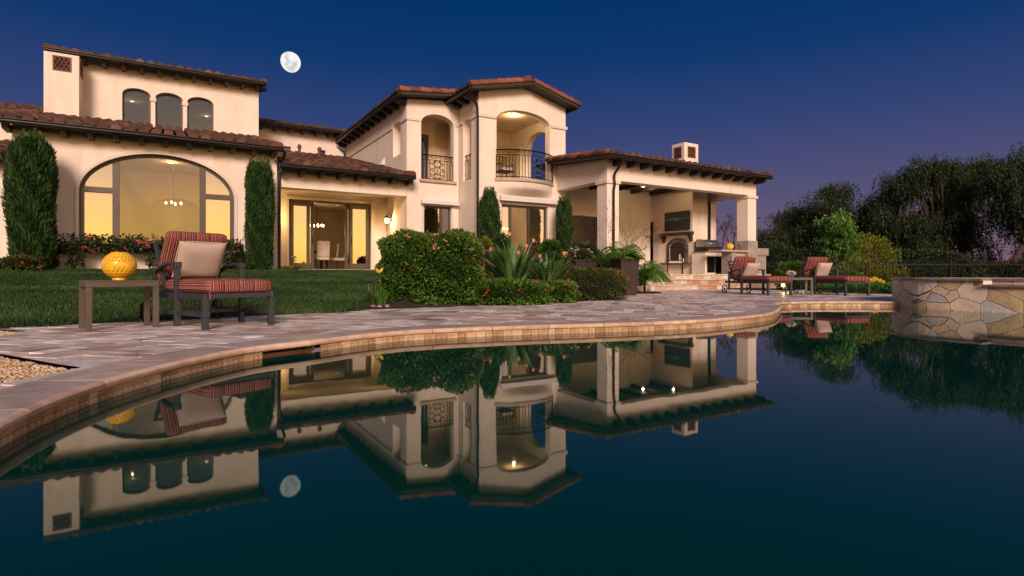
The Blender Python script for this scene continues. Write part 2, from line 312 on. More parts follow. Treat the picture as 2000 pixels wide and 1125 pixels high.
def filled(outer, holes, th, fn, name, m, parent=None, bevel=0):
    """plate with real openings: 2-D curve fill turned into a mesh; fn maps (a,b,c) c in 0..th"""
    cu = bpy.data.curves.new('c', 'CURVE'); cu.dimensions = '2D'; cu.fill_mode = 'BOTH' if th else 'BOTH'; cu.extrude = th/2
    for poly in [outer]+holes:
        sp = cu.splines.new('POLY'); sp.points.add(len(poly)-1)
        for p, q in zip(sp.points, poly): p.co = (q[0], q[1], 0, 1)
        sp.use_cyclic_u = True
    ob = bpy.data.objects.new('c', cu); me = bpy.data.meshes.new_from_object(ob)
    bpy.data.objects.remove(ob); bpy.data.curves.remove(cu)
    for v in me.vertices: v.co = fn(v.co.x, v.co.y, v.co.z+th/2)
    bm = bmesh.new(); bm.from_mesh(me); bmesh.ops.remove_doubles(bm, verts=bm.verts, dist=1e-5); bmesh.ops.dissolve_limit(bm, angle_limit=.01, verts=bm.verts, edges=bm.edges) if th else None
    bmesh.ops.recalc_face_normals(bm, faces=bm.faces); bm.to_mesh(me); bm.free(); me.name = name
    return link(name, me, m, parent, False, bevel)
def arch(a0, a1, b0, spring, rise, n=20):
    c, h = (a0+a1)/2, (a1-a0)/2
    return [(a0, b0), (a1, b0)]+[(c+h*math.cos(math.pi*i/n), spring+rise*math.sin(math.pi*i/n)) for i in range(n+1)]
def rect(a0, a1, b0, b1): return [(a0, b0), (a1, b0), (a1, b1), (a0, b1)]
def rbox(lx, ly, lz, r, n=8, puff=0):
    """soft cushion: rounded box centred at the origin"""
    bm = bmesh.new(); bmesh.ops.create_cube(bm, size=2); bmesh.ops.subdivide_edges(bm, edges=bm.edges, cuts=n, use_grid_fill=True)
    for v in bm.verts:
        q = Vector((v.co.x*lx/2, v.co.y*ly/2, v.co.z*lz/2)); c = Vector([max(-h+r, min(h-r, x)) for x, h in zip(q, (lx/2, ly/2, lz/2))])
        d = q-c; w = (1-v.co.x**2*.9)*(1-v.co.y**2*.9)
        v.co = c+(d.normalized()*r if d.length > 1e-6 else d); v.co.z += puff*w*(1 if v.co.z > 0 else -.6)*(abs(v.co.z) > lz*.2)
    me = bpy.data.meshes.new('cushion'); bm.to_mesh(me); bm.free(); return me
# ------------------------------------------------------------------ house frame: s along the facade, t away from it
TH = R(31.03); cu_, su_ = math.cos(TH), math.sin(TH)
def P(s, t, z=0): return Vector((s*cu_-t*su_, s*su_+t*cu_, z))
S0, T0, Z0 = 9, 19, .7
def H(s, t, z): return (s-S0, t-T0, z-Z0)
exec_terrain = None
CAMZ = .63; WATER = 0; DECK = .10
# ================================================================== TERRAIN, POOL, DECK
def crom(pts, k=10, closed=False):
    out = []; n = len(pts)
    for i in range(n if closed else n-1):
        p = [Vector(pts[(i+j) % n] if closed else pts[max(0, min(n-1, i+j))]).to_2d() for j in (-1, 0, 1, 2)]
        for q in range(k):
            t = q/k; out.append(tuple(.5*((2*p[1])+(p[2]-p[0])*t+(2*p[0]-5*p[1]+4*p[2]-p[3])*t*t+(3*p[1]-p[0]-3*p[2]+p[3])*t**3)))
    if not closed: out.append(tuple(pts[-1]))
    return out
edge_main = crom([(-.55, -1.2), (-.9, .2), (-1.42, 1.2), (-1.85, 2.055), (-2.03, 2.75), (-2.03, 3.5), (-1.9, 4.12), (-1.61, 4.555), (-1.33, 5.0), (-.90, 5.42), (0, 5.82), (1.04, 6.14), (2.05, 6.55), (2.93, 7.19), (3.58, 7.87), (4.19, 8.94), (4.6, 9.75)], 10)
edge_side = crom([(4.62, 9.85), (4.85, 10.55), (5.58, 10.92), (6.5, 10.98), (7.6, 10.92)], 8)
POOL = edge_main+edge_side+[(9, 10.9), (12, 9.5), (13.5, 6), (13.5, -3), (10, -7), (3, -8), (-.5, -5)]
GR1 = [(-4.42, 4.9), (-4.62, 5.42), (-5.1, 5.62), (-9.2, 5.9), (-9.2, 5.2), (-6, 5.0)]
GR2 = [(-2.5, 3.31), (-2.74, 3.43), (-3.46, 3.86), (-6.5, 4.5), (-9.2, 4.6), (-9.2, -4), (-2.2, -4), (-2.0, .6), (-2.35, 2.0), (-2.52, 2.8)]
DECKP = [(-9.8, 4.6), (-9.8, 6.2), (-5.1, 5.95), (-4.75, 5.9), (-4.37, 6.7), (-3.6, 7.4), (-3.07, 8.0), (-2.1, 8.95), (-1.1, 9.35), (-.5, 9.7), (.5, 10.5), (1.3, 11.2), (2.1, 12.5), (2.5, 14.2), (2.7, 17.0), tuple(P(13.0, 13.7).to_2d()), tuple(P(20.8, 13.7).to_2d()), (9.3, 17.8), (9.3, 15.6), (10.5, 14.9), (16, 14.5), (16, -10), (-9.8, -10)]
base_terr = [(-1500, -1500), (1500, -1500), (1500, 1500), (-1500, 1500)]
tag(filled(base_terr, [POOL], 0, lambda a, b, c: (a, b, .03), 'ground', M['earth']), kind='structure')
tag(filled(DECKP, [POOL, GR1, GR2], 0, lambda a, b, c: (a, b, .088), 'deck_base', M['grout']), kind='structure')
tag(filled(POOL, [], 0, lambda a, b, c: (a, b, 0), 'pool_water', M['water']), kind='structure')
pb = MB()
for i in range(len(POOL)):
    a, b = POOL[i], POOL[(i+1) % len(POOL)]; pb.add([(a[0], a[1], -.03), (b[0], b[1], -.03), (b[0], b[1], -1.6), (a[0], a[1], -1.6)], [(0, 1, 2, 3)], .5)
tag(pb.build('pool_wall', M['grout']), kind='structure')
tag(filled(POOL, [], 0, lambda a, b, c: (a, b, -1.6), 'pool_floor', M['grout']), kind='structure')
# pavers: random rectangles on a 0.2 m lattice turned 13.4 degrees
PHI = R(-13.4); cp, sp_ = math.cos(PHI), math.sin(PHI)
def band_in(pts, off):
    out = []
    for i, p in enumerate(pts):
        a, b = pts[max(0, i-1)], pts[min(len(pts)-1, i+1)]; d = Vector((b[0]-a[0], b[1]-a[1])).normalized(); out.append((p[0]-d.y*off, p[1]+d.x*off))
    return out
INN = band_in(edge_main, .33); INS = band_in(edge_side, .33)
COPZONE = [edge_main+INN[::-1], edge_side+INS[::-1]]
G = .15; nx, ny = 215, 215; gx0, gy0 = -11, -6; used = np.zeros((nx, ny), bool); pv = MB(); GAP = .0055
sizes = [(2, 2), (2, 1), (2, 1), (3, 2), (1, 1), (1, 2), (1, 2), (2, 2), (3, 1), (2, 3)]
for j in range(ny):
    for i in range(nx):
        if used[i, j]: continue
        w, h = random.choice(sizes)
        while i+w > nx or j+h > ny or used[i:i+w, j:j+h].any():
            if w > 1: w -= 1
            elif h > 1: h -= 1
            else: break
        used[i:i+w, j:j+h] = True
        q = [(gx0+i*G+GAP, gy0+j*G+GAP), (gx0+(i+w)*G-GAP, gy0+j*G+GAP), (gx0+(i+w)*G-GAP, gy0+(j+h)*G-GAP), (gx0+i*G+GAP, gy0+(j+h)*G-GAP)]
        q = [(a*cp-b*sp_, a*sp_+b*cp) for a, b in q]; c = (sum(a for a, b in q)/4, sum(b for a, b in q)/4)
        if c[1] < 1 or c[1] > 24 or not inside(c[0], c[1], DECKP): continue
        if any(inside(a, b, z) for a, b in q+[c] for z in (POOL, GR1, GR2)): continue
        if all(inside(a, b, z) for a, b in q for z in COPZONE[:1]): continue
        e = random.uniform(-.0012, .0012); b2 = .004; z = .096+e
        ins = [(a+(c[0]-a)*.02, b+(c[1]-b)*.02) for a, b in q]; tn = random.random()
        pv.add([(a, b, .089) for a, b in q]+[(a, b, z) for a, b in ins], [(4, 5, 6, 7)]+[(k, (k+1) % 4, 4+(k+1) % 4, 4+k) for k in range(4)], tn)
tag(pv.build('deck_paving', M['paver']), kind='structure')
# coping: long stones with a bull nose, cut by joints; waterline tile and mosaic dots below
def arclen(pts):
    s = [0]
    for a, b in zip(pts, pts[1:]): s.append(s[-1]+math.dist(a, b))
    return s
def at_len(pts, S, s):
    for i in range(len(S)-1):
        if s <= S[i+1]:
            k = (s-S[i])/max(1e-9, S[i+1]-S[i]); a, b = pts[i], pts[i+1]; d = Vector((b[0]-a[0], b[1]-a[1])).normalized()
            a0, b0 = pts[max(0, i-1)], pts[min(len(pts)-1, i+2)]; d2 = Vector((b0[0]-a0[0], b0[1]-a0[1])).normalized()
            return Vector((a[0]+(b[0]-a[0])*k, a[1]+(b[1]-a[1])*k)), d2
    return Vector(pts[-1]), d2
nose = [(.33, .089), (.33, .1015), (.06, .1015), (.006, .1015), (-.012, .096), (-.021, .086), (-.021, .072), (-.013, .060), (.0, .056), (.06, .056)]
def coping(pts, skip=None):
    S = arclen(pts); T = S[-1]; mb = MB(); st = .62; s = 0
    while s < T-.02:
        e = min(T, s+st); k = max(2, int((e-s)/.08)); rows = []; tn = random.random()
        for q in range(k+1):
            p, d = at_len(pts, S, s+.003+(e-s-.006)*q/k); nrm_ = Vector((-d.y, d.x)); rows += [(p.x+nrm_.x*o, p.y+nrm_.y*o, z) for o, z in nose]
        n = len(nose); mb.add(rows, [(a*n+b, a*n+b+1, (a+1)*n+b+1, (a+1)*n+b) for a in range(k) for b in range(3)], tn*.45); mb.add(rows, [(a*n+b, a*n+b+1, (a+1)*n+b+1, (a+1)*n+b) for a in range(k) for b in range(3, n-1)]+[tuple(range(n)), tuple(range(k*n+n-1, k*n-1, -1))], .6+.4*tn); s = e  # nose faces get a tan tone that paints warm light on the rough edge
    tb = MB(); mo = MB(); s = 0
    while s < T-.02:
        w = random.choice((.075, .095, .115)); e = min(T, s+w)
        if not (skip and skip[0] < s < skip[1]):
            p, d = at_len(pts, S, s+.002); p2, d2 = at_len(pts, S, e-.002); tn = random.random()
            a = Vector((p.x-d.y*.003, p.y+d.x*.003)); b = Vector((p2.x-d2.y*.003, p2.y+d2.x*.003)); oo = Vector((-(b-a).y, (b-a).x)).normalized()*.012
            for z0, z1 in ((-.03, .056),):
                tb.add([(a.x, a.y, z0), (b.x, b.y, z0), (b.x, b.y, z1), (a.x, a.y, z1), (a.x+oo.x, a.y+oo.y, z0), (b.x+oo.x, b.y+oo.y, z0), (b.x+oo.x, b.y+oo.y, z1), (a.x+oo.x, a.y+oo.y, z1)], [(0, 1, 2, 3), (0, 3, 7, 4), (1, 5, 6, 2), (3, 2, 6, 7)], tn)
            m2 = (a+b)/2-oo*.15
            for f in (-.25, .25):
                c = m2+(b-a)*f; dd = (b-a).normalized()*.0055; mo.add([(c.x-dd.x, c.y-dd.y, .013), (c.x+dd.x, c.y+dd.y, .012), (c.x+dd.x*.9, c.y+dd.y*.9, .023), (c.x-dd.x*.9, c.y-dd.y*.9, .023)], [(0, 1, 2, 3)])
        s = e
    return mb, tb, mo
def lenat(pts, x, y):
    S = arclen(pts); return S[min(range(len(pts)), key=lambda i: math.dist(pts[i], (x, y)))]
sk = (lenat(edge_main, -1.88, 4.22), lenat(edge_main, -1.6, 4.58))
SKP = [at_len(edge_main, arclen(edge_main), q) for q in sk]
a, b, c = coping(edge_main, sk)
cp1 = a.build('pool_coping', M['coping'], None, 'auto'); tag(cp1, kind='structure')
tag(b.build('waterline_tile', M['band']), kind='structure'); tag(c.build('waterline_mosaic', M['mosaic']), kind='structure')
a, b, c = coping(edge_side)
tag(a.build('pool_coping', M['coping'], None, 'auto'), kind='structure'); tag(b.build('waterline_tile', M['band']), kind='structure'); tag(c.build('waterline_mosaic', M['mosaic']), kind='structure')
# skimmer mouth behind the missing tiles
(pa, da), (pc, dc) = SKP
mb = MB(); n1 = Vector((-da.y, da.x)); n2 = Vector((-dc.y, dc.x))
q = [pa+n1*.02, pc+n2*.02, pc+n2*.14, pa+n1*.14]
mb.add([(q[0].x, q[0].y, -.05), (q[3].x, q[3].y, -.05), (q[3].x, q[3].y, .055), (q[0].x, q[0].y, .055)], [(0, 1, 2, 3)], .3)
mb.add([(q[1].x, q[1].y, -.05), (q[2].x, q[2].y, -.05), (q[2].x, q[2].y, .055), (q[1].x, q[1].y, .055)], [(0, 1, 2, 3)], .6)
mb.add([(q[3].x, q[3].y, -.05), (q[2].x, q[2].y, -.05), (q[2].x, q[2].y, .055), (q[3].x, q[3].y, .055)], [(0, 1, 2, 3)], .4)
tag(mb.build('pool_skimmer_mouth', M['band']), kind='structure')
# grout joint lines on the coping-side border row
lid = thing('skimmer_lid', 'round white plastic lid set flush in the paving near the pool edge', 'lid', (-2.2, 4.86, .0975))
MB().lathe([(.075, 0), (.075, .006), (.07, .008), (0.001, .008)], n=28).build('cover', M['white'], lid, 'auto')
mb = MB()
ring = [(.1, 0), (.1, .004), (.081, .005), (.081, 0)]
n = 28; vs = [(r*math.cos(2*math.pi*k/n), r*math.sin(2*math.pi*k/n), z) for r, z in ring for k in range(n)]
mb.add(vs, [(i*n+k, i*n+(k+1) % n, ((i+1) % 4)*n+(k+1) % n, ((i+1) % 4)*n+k) for i in range(4) for k in range(n)], .5); mb.build('rim', M['white'], lid)
# gravel
tag(filled(GR1, [], 0, lambda a, b, c: (a, b, .06), 'gravel_bed', M['soil']), kind='structure'); tag(filled(GR2, [], 0, lambda a, b, c: (a, b, .055), 'gravel_bed', M['soil']), kind='structure')
def pebbles(poly, bx, n, z, name):
    x = rng.uniform(bx[0], bx[1], n); y = rng.uniform(bx[2], bx[3], n); k = inside(x, y, poly); x, y = x[k], y[k]; n = len(x)
    r = rng.uniform(.007, .015, n); ang = rng.uniform(0, math.pi, n); V = []
    b6 = np.array([(1, 0, 0), (0, 1, 0), (-1, 0, 0), (0, -1, 0), (.7, .7, .5), (-.7, .7, .5), (-.7, -.7, .5), (.7, -.7, .5), (0, 0, .75)])
    co = np.cos(ang)[:, None]; si = np.sin(ang)[:, None]; e = rng.uniform(.6, 1, (n, 1))
    X = b6[None, :, 0]*r[:, None]; Y = b6[None, :, 1]*r[:, None]*e; Z = b6[None, :, 2]*r[:, None]*rng.uniform(.6, 1.1, (n, 1))
    V = np.stack([X*co-Y*si+x[:, None], X*si+Y*co+y[:, None], Z+z+rng.uniform(0, .012, (n, 1))], 2).reshape(-1, 3)
    fq = np.array([(0, 4, 8, 7), (1, 5, 8, 4), (2, 6, 8, 5), (3, 7, 8, 6), (0, 1, 4, 4), (1, 2, 5, 5), (2, 3, 6, 6), (3, 0, 7, 7)])
    f4 = fq[:4]; F = (np.arange(n)[:, None, None]*9+f4[None]).reshape(-1, 4)
    tri = fq[4:, :3]; me1 = npmesh(V, F, np.repeat(rng.random(n), 4))
    bm = bmesh.new(); bm.from_mesh(me1); bm.to_mesh(me1); bm.free()
    F3 = (np.arange(n)[:, None, None]*9+tri[None]).reshape(-1, 3)
    me = bpy.data.meshes.new(name); nq, n3 = len(F), len(F3); me.vertices.add(len(V)); me.vertices.foreach_set('co', V.astype(np.float32).ravel())
    me.loops.add(nq*4+n3*3); me.loops.foreach_set('vertex_index', np.concatenate([F.ravel(), F3.ravel()]).astype(np.int32)); me.polygons.add(nq+n3)
    me.polygons.foreach_set('loop_start', np.concatenate([np.arange(nq)*4, nq*4+np.arange(n3)*3]).astype(np.int32)); me.polygons.foreach_set('loop_total', np.concatenate([np.full(nq, 4), np.full(n3, 3)]).astype(np.int32)); me.update(calc_edges=True)
    t_ = rng.random(n); me.attributes.new('tone', 'FLOAT', 'FACE').data.foreach_set('value', np.concatenate([np.repeat(t_, 4), np.repeat(t_, 4)]).astype(np.float32)); bpy.data.meshes.remove(me1)
    tag(link(name, me, M['pebble']), 'tan pea gravel filling the bed beside the paving', 'gravel', None, 'stuff')
pebbles(GR2, (-4.2, -1.9, 1.6, 4.3), 34000, .055, 'gravel'); pebbles(GR1, (-6, -4.4, 4.9, 5.7), 9000, .06, 'gravel')
# ================================================================== LAWN
def lawn_h(s, t):
    tb = 7.35+(s+1.48)*.2; f = np.clip((t-tb)/(18.0-tb), 0, 1); f = f*.75+.25*f*f*(3-2*f)
    return .105+.625*f
mb = MB(); ss = np.linspace(-16, 12.8, 60); ts = np.linspace(0, 1, 40)
V = []
for s in ss:
    tb = 7.3+(s+1.48)*.2
    for k in ts:
        t = tb+(19.3-tb)*k; p = P(s, t); z = float(lawn_h(s, t)); V.append((p.x, p.y, z if k > 0 else .05))
n = len(ts); mb.add(V, [q for q in ((i*n+j, (i+1)*n+j, (i+1)*n+j+1, i*n+j+1) for i in range(len(ss)-1) for j in range(n-1)) if not (V[q[0]][0] > 2.2 and V[q[0]][1] < 17.5) and not (V[q[0]][0] > -2.15 and q[0] % n < 3 and V[q[0]][1] < 14)], .5)
tag(mb.build('lawn', M['lawn'], None, True), kind='structure')
BED = [(-2.35, 8.75), (-2.1, 8.55), (-1.14, 9.07), (-.5, 9.36), (.46, 10.2), (1.28, 10.9), (2.2, 12.2), (2.55, 13.6), (2.6, 17.5), (1.2, 19.0), (-2.8, 17.6), (-1.0, 12.5), (-2.3, 10.2)]
def hz(x, y): return float(lawn_h(x*cu_+y*su_, -x*su_+y*cu_))
bb = filled(BED, [], 0, lambda a, b, c: (a, b, 0), 'planting_bed', M['soil']); bm = bmesh.new(); bm.from_mesh(bb.data)
bmesh.ops.triangulate(bm, faces=bm.faces); bmesh.ops.subdivide_edges(bm, edges=bm.edges, cuts=3)
for v in bm.verts:
    s_v, t_v = v.co.x*cu_+v.co.y*su_, -v.co.x*su_+v.co.y*cu_; g_ = min(1, max(0, (t_v-(7.45+(s_v+1.48)*.2))/.5)); h_ = hz(v.co.x, v.co.y)
    v.co.z = .094+(h_+.035-.094)*g_
bm.to_mesh(bb.data); bm.free(); tag(bb, kind='structure')
n = 330000; k = rng.random(n)**1.3; s = rng.uniform(-6.5, 7.2, n); tb = 7.38+(s+1.48)*.2; t = tb-.07*rng.random(n)**3+(18.7-tb)*k
x = s*cu_-t*su_; y = s*su_+t*cu_; ok = ~inside(x, y, BED) & (x/y > -.98) & (x/y < -.12) & ~((x > -2.2) & (y < 9.6)) & ~((t > 18.5) & (s > 2.9)); s, t, x, y = s[ok], t[ok], x[ok], y[ok]; n = len(x); z = lawn_h(s, t)
hgt = rng.uniform(.022, .05, n); an = rng.uniform(0, 2*math.pi, n); w = rng.uniform(.003, .006, n)*(1+.12*y)
lean = rng.normal(0, .018, (n, 2)); dx, dy = np.cos(an)*w, np.sin(an)*w
V = np.stack([np.stack([x-dx, y-dy, z-.004], 1), np.stack([x+dx, y+dy, z-.004], 1), np.stack([x+lean[:, 0], y+lean[:, 1], z+hgt], 1)], 1).reshape(-1, 3)
patch = .47+.33*np.sin(x*2.1+np.sin(y*1.7)*2)*np.sin(y*1.3+x*.6)
tag(link('grass', npmesh(V, np.arange(3*n).reshape(n, 3), np.clip(patch+rng.normal(0, .22, n), 0, 1)), M['grass']), 'short mown green lawn grass in front of the house', 'grass', None, 'stuff')
# ================================================================== HOUSE
house = thing('house', 'two-storey cream stucco villa with red clay tile roofs, arched window, balcony tower and covered patio', 'house', P(S0, T0, Z0), TH)
def part(mb, name, m, parent=house, **k): return mb.build(name, m, parent, **k)
def fwall(T, outer, holes, th=.35, name='wall', m=None, parent=house, bevel=.012):
    return filled(outer, holes, th, lambda a, b, c: H(a, T+c, b), name, m or M['stucco'], parent, bevel)
def swall(S, outer, holes, th=.3, name='wall', m=None, parent=house, bevel=.012):
    return filled(outer, holes, th, lambda a, b, c: H(S+c, a, b), name, m or M['stucco'], parent, bevel)
def hb(mb, s0, s1, t0, t1, z0, z1, tone=None): return mb.box(s0-S0, s1-S0, t0-T0, t1-T0, z0-Z0, z1-Z0, tone)
def roof(s_or, A, U, La, name='roof', pitch=.30, eaveonly=False):
    """barrel tile roof: origin corner at the eave, A unit vector along it, U full up-slope vector (house axes)"""
    O = Vector(H(*s_or)); A = Vector(A).normalized(); U = Vector(U); Lu = U.length; U.normalize(); Nn = A.cross(U)
    if Nn.z < 0: Nn = -Nn
    mb = MB(); nc = max(1, round(La/pitch)); pt_ = La/nc; ex = .36; nr = math.ceil(Lu/ex); K = 7
    for kind in (0, 1):
        for i in range(nc+(0 if kind == 0 else 1)):
            a0 = (i+.5 if kind == 0 else i)*pt_
            for j in range(nr):
                l0 = j*ex-(.05 if j == 0 else 0); l1 = min(Lu+.03, l0+ex+.07); tn = min(1, max(0, random.gauss(.5, .25)))
                ja, jh = random.uniform(-.012, .012), random.uniform(0, .012); vs = []
                r0, r1 = (.118, .100) if kind == 0 else (.105, .118)
                for l, r, lift in ((l0, r0, .032), (l1, r1, .0)):
                    for q in range(K+1):
                        an = math.pi*q/K; cs, sn = math.cos(an), math.sin(an)
                        h = (sn*r*.95+.02+lift) if kind == 0 else (.075-sn*r*.75+lift*.5)
                        vs.append(O+A*(a0+ja+cs*r)+U*l+Nn*(h+jh))
                fs = [(q, q+1, K+2+q, K+1+q) for q in range(K)]
                if kind == 0: fs.append(tuple(range(K, -1, -1)))
                mb.add(vs, fs, tn if kind == 0 else tn*.5)
    r = mb.build(name, M['tile'], house)
    bd = MB(); vs = [O+U*(-.02), O+A*La-U*.02, O+A*La+U*Lu, O+U*Lu]
    bd.add([v+Nn*-.03 for v in vs]+[v-Nn*.07 for v in vs], [(0, 1, 2, 3), (7, 6, 5, 4)]+[(i, (i+1) % 4, 4+(i+1) % 4, 4+i) for i in range(4)]); bd.build('roof_deck', M['wood'], r)
    return r
def rake(p0, p1, parent, side, name='rake_tile_row'):
    """large barrel tiles running up a gable edge, skirt facing `side`"""
    a, b = Vector(H(*p0)), Vector(H(*p1)); d = b-a; Ln = d.length; d.normalize(); sd = Vector(side); up = Vector((0, 0, 1)); up = (up-d*up.dot(d)).normalized()
    mb = MB(); n = max(1, round(Ln/.37)); e = Ln/n; K = 9
    for i in range(n):
        vs = []; tn = random.random(); j = random.uniform(-.008, .008)
        for l, r in ((i*e-.04, .115), (i*e+e, .10)):
            for q in range(K+1):
                an = R(-35)+R(215)*q/K; vs.append(a+d*l+sd*(math.cos(an)*r+j)+up*(math.sin(an)*r*1.05+.06+(.016 if r > .11 else 0)))
        mb.add(vs, [(q, q+1, K+2+q, K+1+q) for q in range(K)]+[tuple(range(K, -1, -1))], tn)
    o = mb.build(name, M['rake'], parent, smooth=False); fb = MB()
    fb.bar(a-up*.05+sd*.02, b-up*.05+sd*.02, .05, .09); fb.build('barge_board', M['wood'], o); return o
def gutter(p0, p1, parent, r=.062):
    a, b = Vector(H(*p0)), Vector(H(*p1)); mb = MB(); mb.tube([a, b], r, 10); mb.bar(a+Vector((0, 0, r)), b+Vector((0, 0, r)), r*2.3, .018); mb.build('gutter', M['gutter'], parent, smooth='auto')
def spout(pts, parent=house, r=.042):
    MB().tube([H(*p) for p in pts], r, 8).build('downspout', M['gutter'], parent, smooth='auto')
RT = {}
def tail(pos, ax, Ln=.5, w=.13, h=.17, parent=house):
    """rafter tail: rounded nose block; ax = outward direction ('t' or 's')"""
    key = (ax, Ln, w, h)
    if key not in RT:
        prof = [(.08, 0), (-Ln, 0), (-Ln, -h*.45)]+[(-Ln+Ln*.34*(1-math.cos(R(15*q))), -h*.45-h*.55*math.sin(R(15*q))) for q in range(1, 7)]+[(.08, -h)]
        o = MB().prism(prof, -w/2, w/2, (lambda a, b, c: (c, a, b)) if ax == 't' else (lambda a, b, c: (a, c, b))).build('rafter_tail', M['wood'], parent, bevel=.008); RT[key] = o
    else:
        o = RT[key].copy(); COL.objects.link(o); o.parent = parent
    o.location = H(*pos)
def lin(a, b, n): return [a+(b-a)*i/(n-1) for i in range(n)]
G0 = .3; M['ventdark'] = mat('vent_dark', (.015, .01, .008), 1.0)
# --- left wing: great room with the big arched window
AW = arch(-2.05, 1.66, 1.2, 2.82, 1.16, 36)
w = fwall(18.8, rect(-3.4, 2.85, G0, 4.47), [AW])
swall(-3.4, [(19.15, G0), (24.8, G0), (24.8, 5.78), (19.15, 4.38)], [], .3); swall(2.55, [(19.15, G0), (27, G0), (27, 6.2), (24.8, 5.8), (19.15, 4.38)], [], .3)
rA = roof((-3.75, 18.28, 4.40), (1, 0, 0), (0, 6.5, 1.6), 6.58); gutter((-3.8, 18.22, 4.36), (2.95, 18.22, 4.36), rA)
rake((2.84, 18.3, 4.40), (2.84, 24.7, 5.97), rA, (1, 0, 0)); rake((-3.78, 18.3, 4.40), (-3.78, 24.7, 5.97), rA, (-1, 0, 0))
for s in lin(-3.45, 2.72, 12): tail((s, 18.8, 4.36), 't')
spout([(2.98, 18.25, 4.33), (2.98, 18.3, 4.2), (2.93, 18.6, 4.05), (2.93, 18.88, 3.9), (2.93, 18.88, .75)])
def winframe(name, T, poly, inner, bars, th=.09, rec=.12, gl='glass', gdiv=None, m='bronze', parent=house):
    f = filled(poly, inner, th, lambda a, b, c: H(a, T+rec+c, b), name, M[m], parent, .004)
    for g, mt in bars: filled(g, [], .012, lambda a, b, c: H(a, T+rec+th*.5+c, b), 'pane', M[mt], f)
    return f
def inset(poly, d):
    c = Vector((sum(p[0] for p in poly)/len(poly), sum(p[1] for p in poly)/len(poly))); n = len(poly); out = []
    for i in range(n):
        a, p, b = (Vector(poly[(i+k) % n]) for k in (-1, 0, 1)); e1 = (p-a).normalized() if (p-a).length > 1e-6 else (b-p).normalized(); e2 = (b-p).normalized() if (b-p).length > 1e-6 else e1
        n1, n2 = Vector((-e1.y, e1.x)), Vector((-e2.y, e2.x)); m_ = (n1+n2).normalized(); k_ = max(.35, m_.dot(n1)); out.append(tuple(p+m_*d/k_))
    return out
def archcut(c, h, spring, rise, a0, a1, b0, n=14):
    """piece of the arched opening between a0 and a1 above b0"""
    f = lambda a: spring+rise*math.sqrt(max(0, 1-((a-c)/h)**2)); return [(a0, b0), (a1, b0)]+[(a, f(a)) for a in lin(a1, a0, n)]
ac, ah = -.195, 1.855
cen = archcut(ac, ah-.07, 2.82, 1.09, -1.17, .76, 1.28, 20)
lt = archcut(ac, ah-.07, 2.82, 1.09, -1.93, -1.33, 2.98); rt_ = archcut(ac, ah-.07, 2.82, 1.09, .92, 1.54, 2.98)
lb = rect(-1.95, -1.33, 1.28, 2.83); rb_ = rect(.92, 1.56, 1.28, 2.83)
wf = winframe('window', 18.8, inset(AW, .004), [inset(AW, .10) and cen, lt, rt_, lb, rb_], [(cen, 'dimglass'), (lt, 'mirrorglass'), (rt_, 'mirrorglass'), (lb, 'mirrorglass'), (rb_, 'mirrorglass')], .1, .14)
wf['label'] = 'big arched picture window with five panes'
# raised moulding round the arch
AO = arch(-2.13, 1.74, 1.2, 2.82, 1.24, 36)
fwall(18.775, AO, [inset(AW, -.001)], .024, 'window_moulding', M['trim'], house, .006)
# --- upper block with three arched windows
UH = [arch(-1.45, -.58, 5.9, 7.14, .24, 14), arch(-.44, .44, 5.9, 7.14, .24, 14), arch(.58, 1.47, 5.9, 7.14, .24, 14)]
fwall(24.8, rect(-3.1, 3.07, 5.2, 8.2), UH); swall(2.77, rect(25.15, 31, 4, 8.1), [], .3); swall(-3.1, rect(25.15, 31, 4, 8.1), [], .3)
for u in UH:
    f = winframe('window', 24.8, inset(u, .003), [inset(u, .06)], [(inset(u, .06), 'dimglass')], .07, .16)
for c in (-.51, .51): mb = MB(); hb(mb, c-.1, c+.1, 24.765, 24.799, 6.98, 7.12, .5); part(mb, 'column_cap', M['trim'])
AOo = [arch(-1.52, -.51, 5.9, 7.14, .32, 14), arch(-.51, .51, 5.9, 7.14, .32, 14), arch(.51, 1.54, 5.9, 7.14, .32, 14)]
rU = roof((-3.5, 24.25, 8.13), (1, 0, 0), (0, 3.8, 1.0), 6.75); roof((-3.5, 31.8, 8.13), (1, 0, 0), (0, -3.8, 1.0), 6.75)
gutter((-3.55, 24.2, 8.09), (3.27, 24.2, 8.09), rU); rake((3.2, 24.3, 8.13), (3.2, 28, 9.1), rU, (1, 0, 0)); rake((-3.5, 24.3, 8.13), (-3.5, 28, 9.1), rU, (-1, 0, 0))
for s in lin(-2.5, 3.0, 11): tail((s, 24.8, 8.07), 't', .5, .12, .16)
for t in lin(25.3, 28, 5): tail((3.07, t, 8.15+.26*(t-24.8)), 's', -.38, .12, .16)
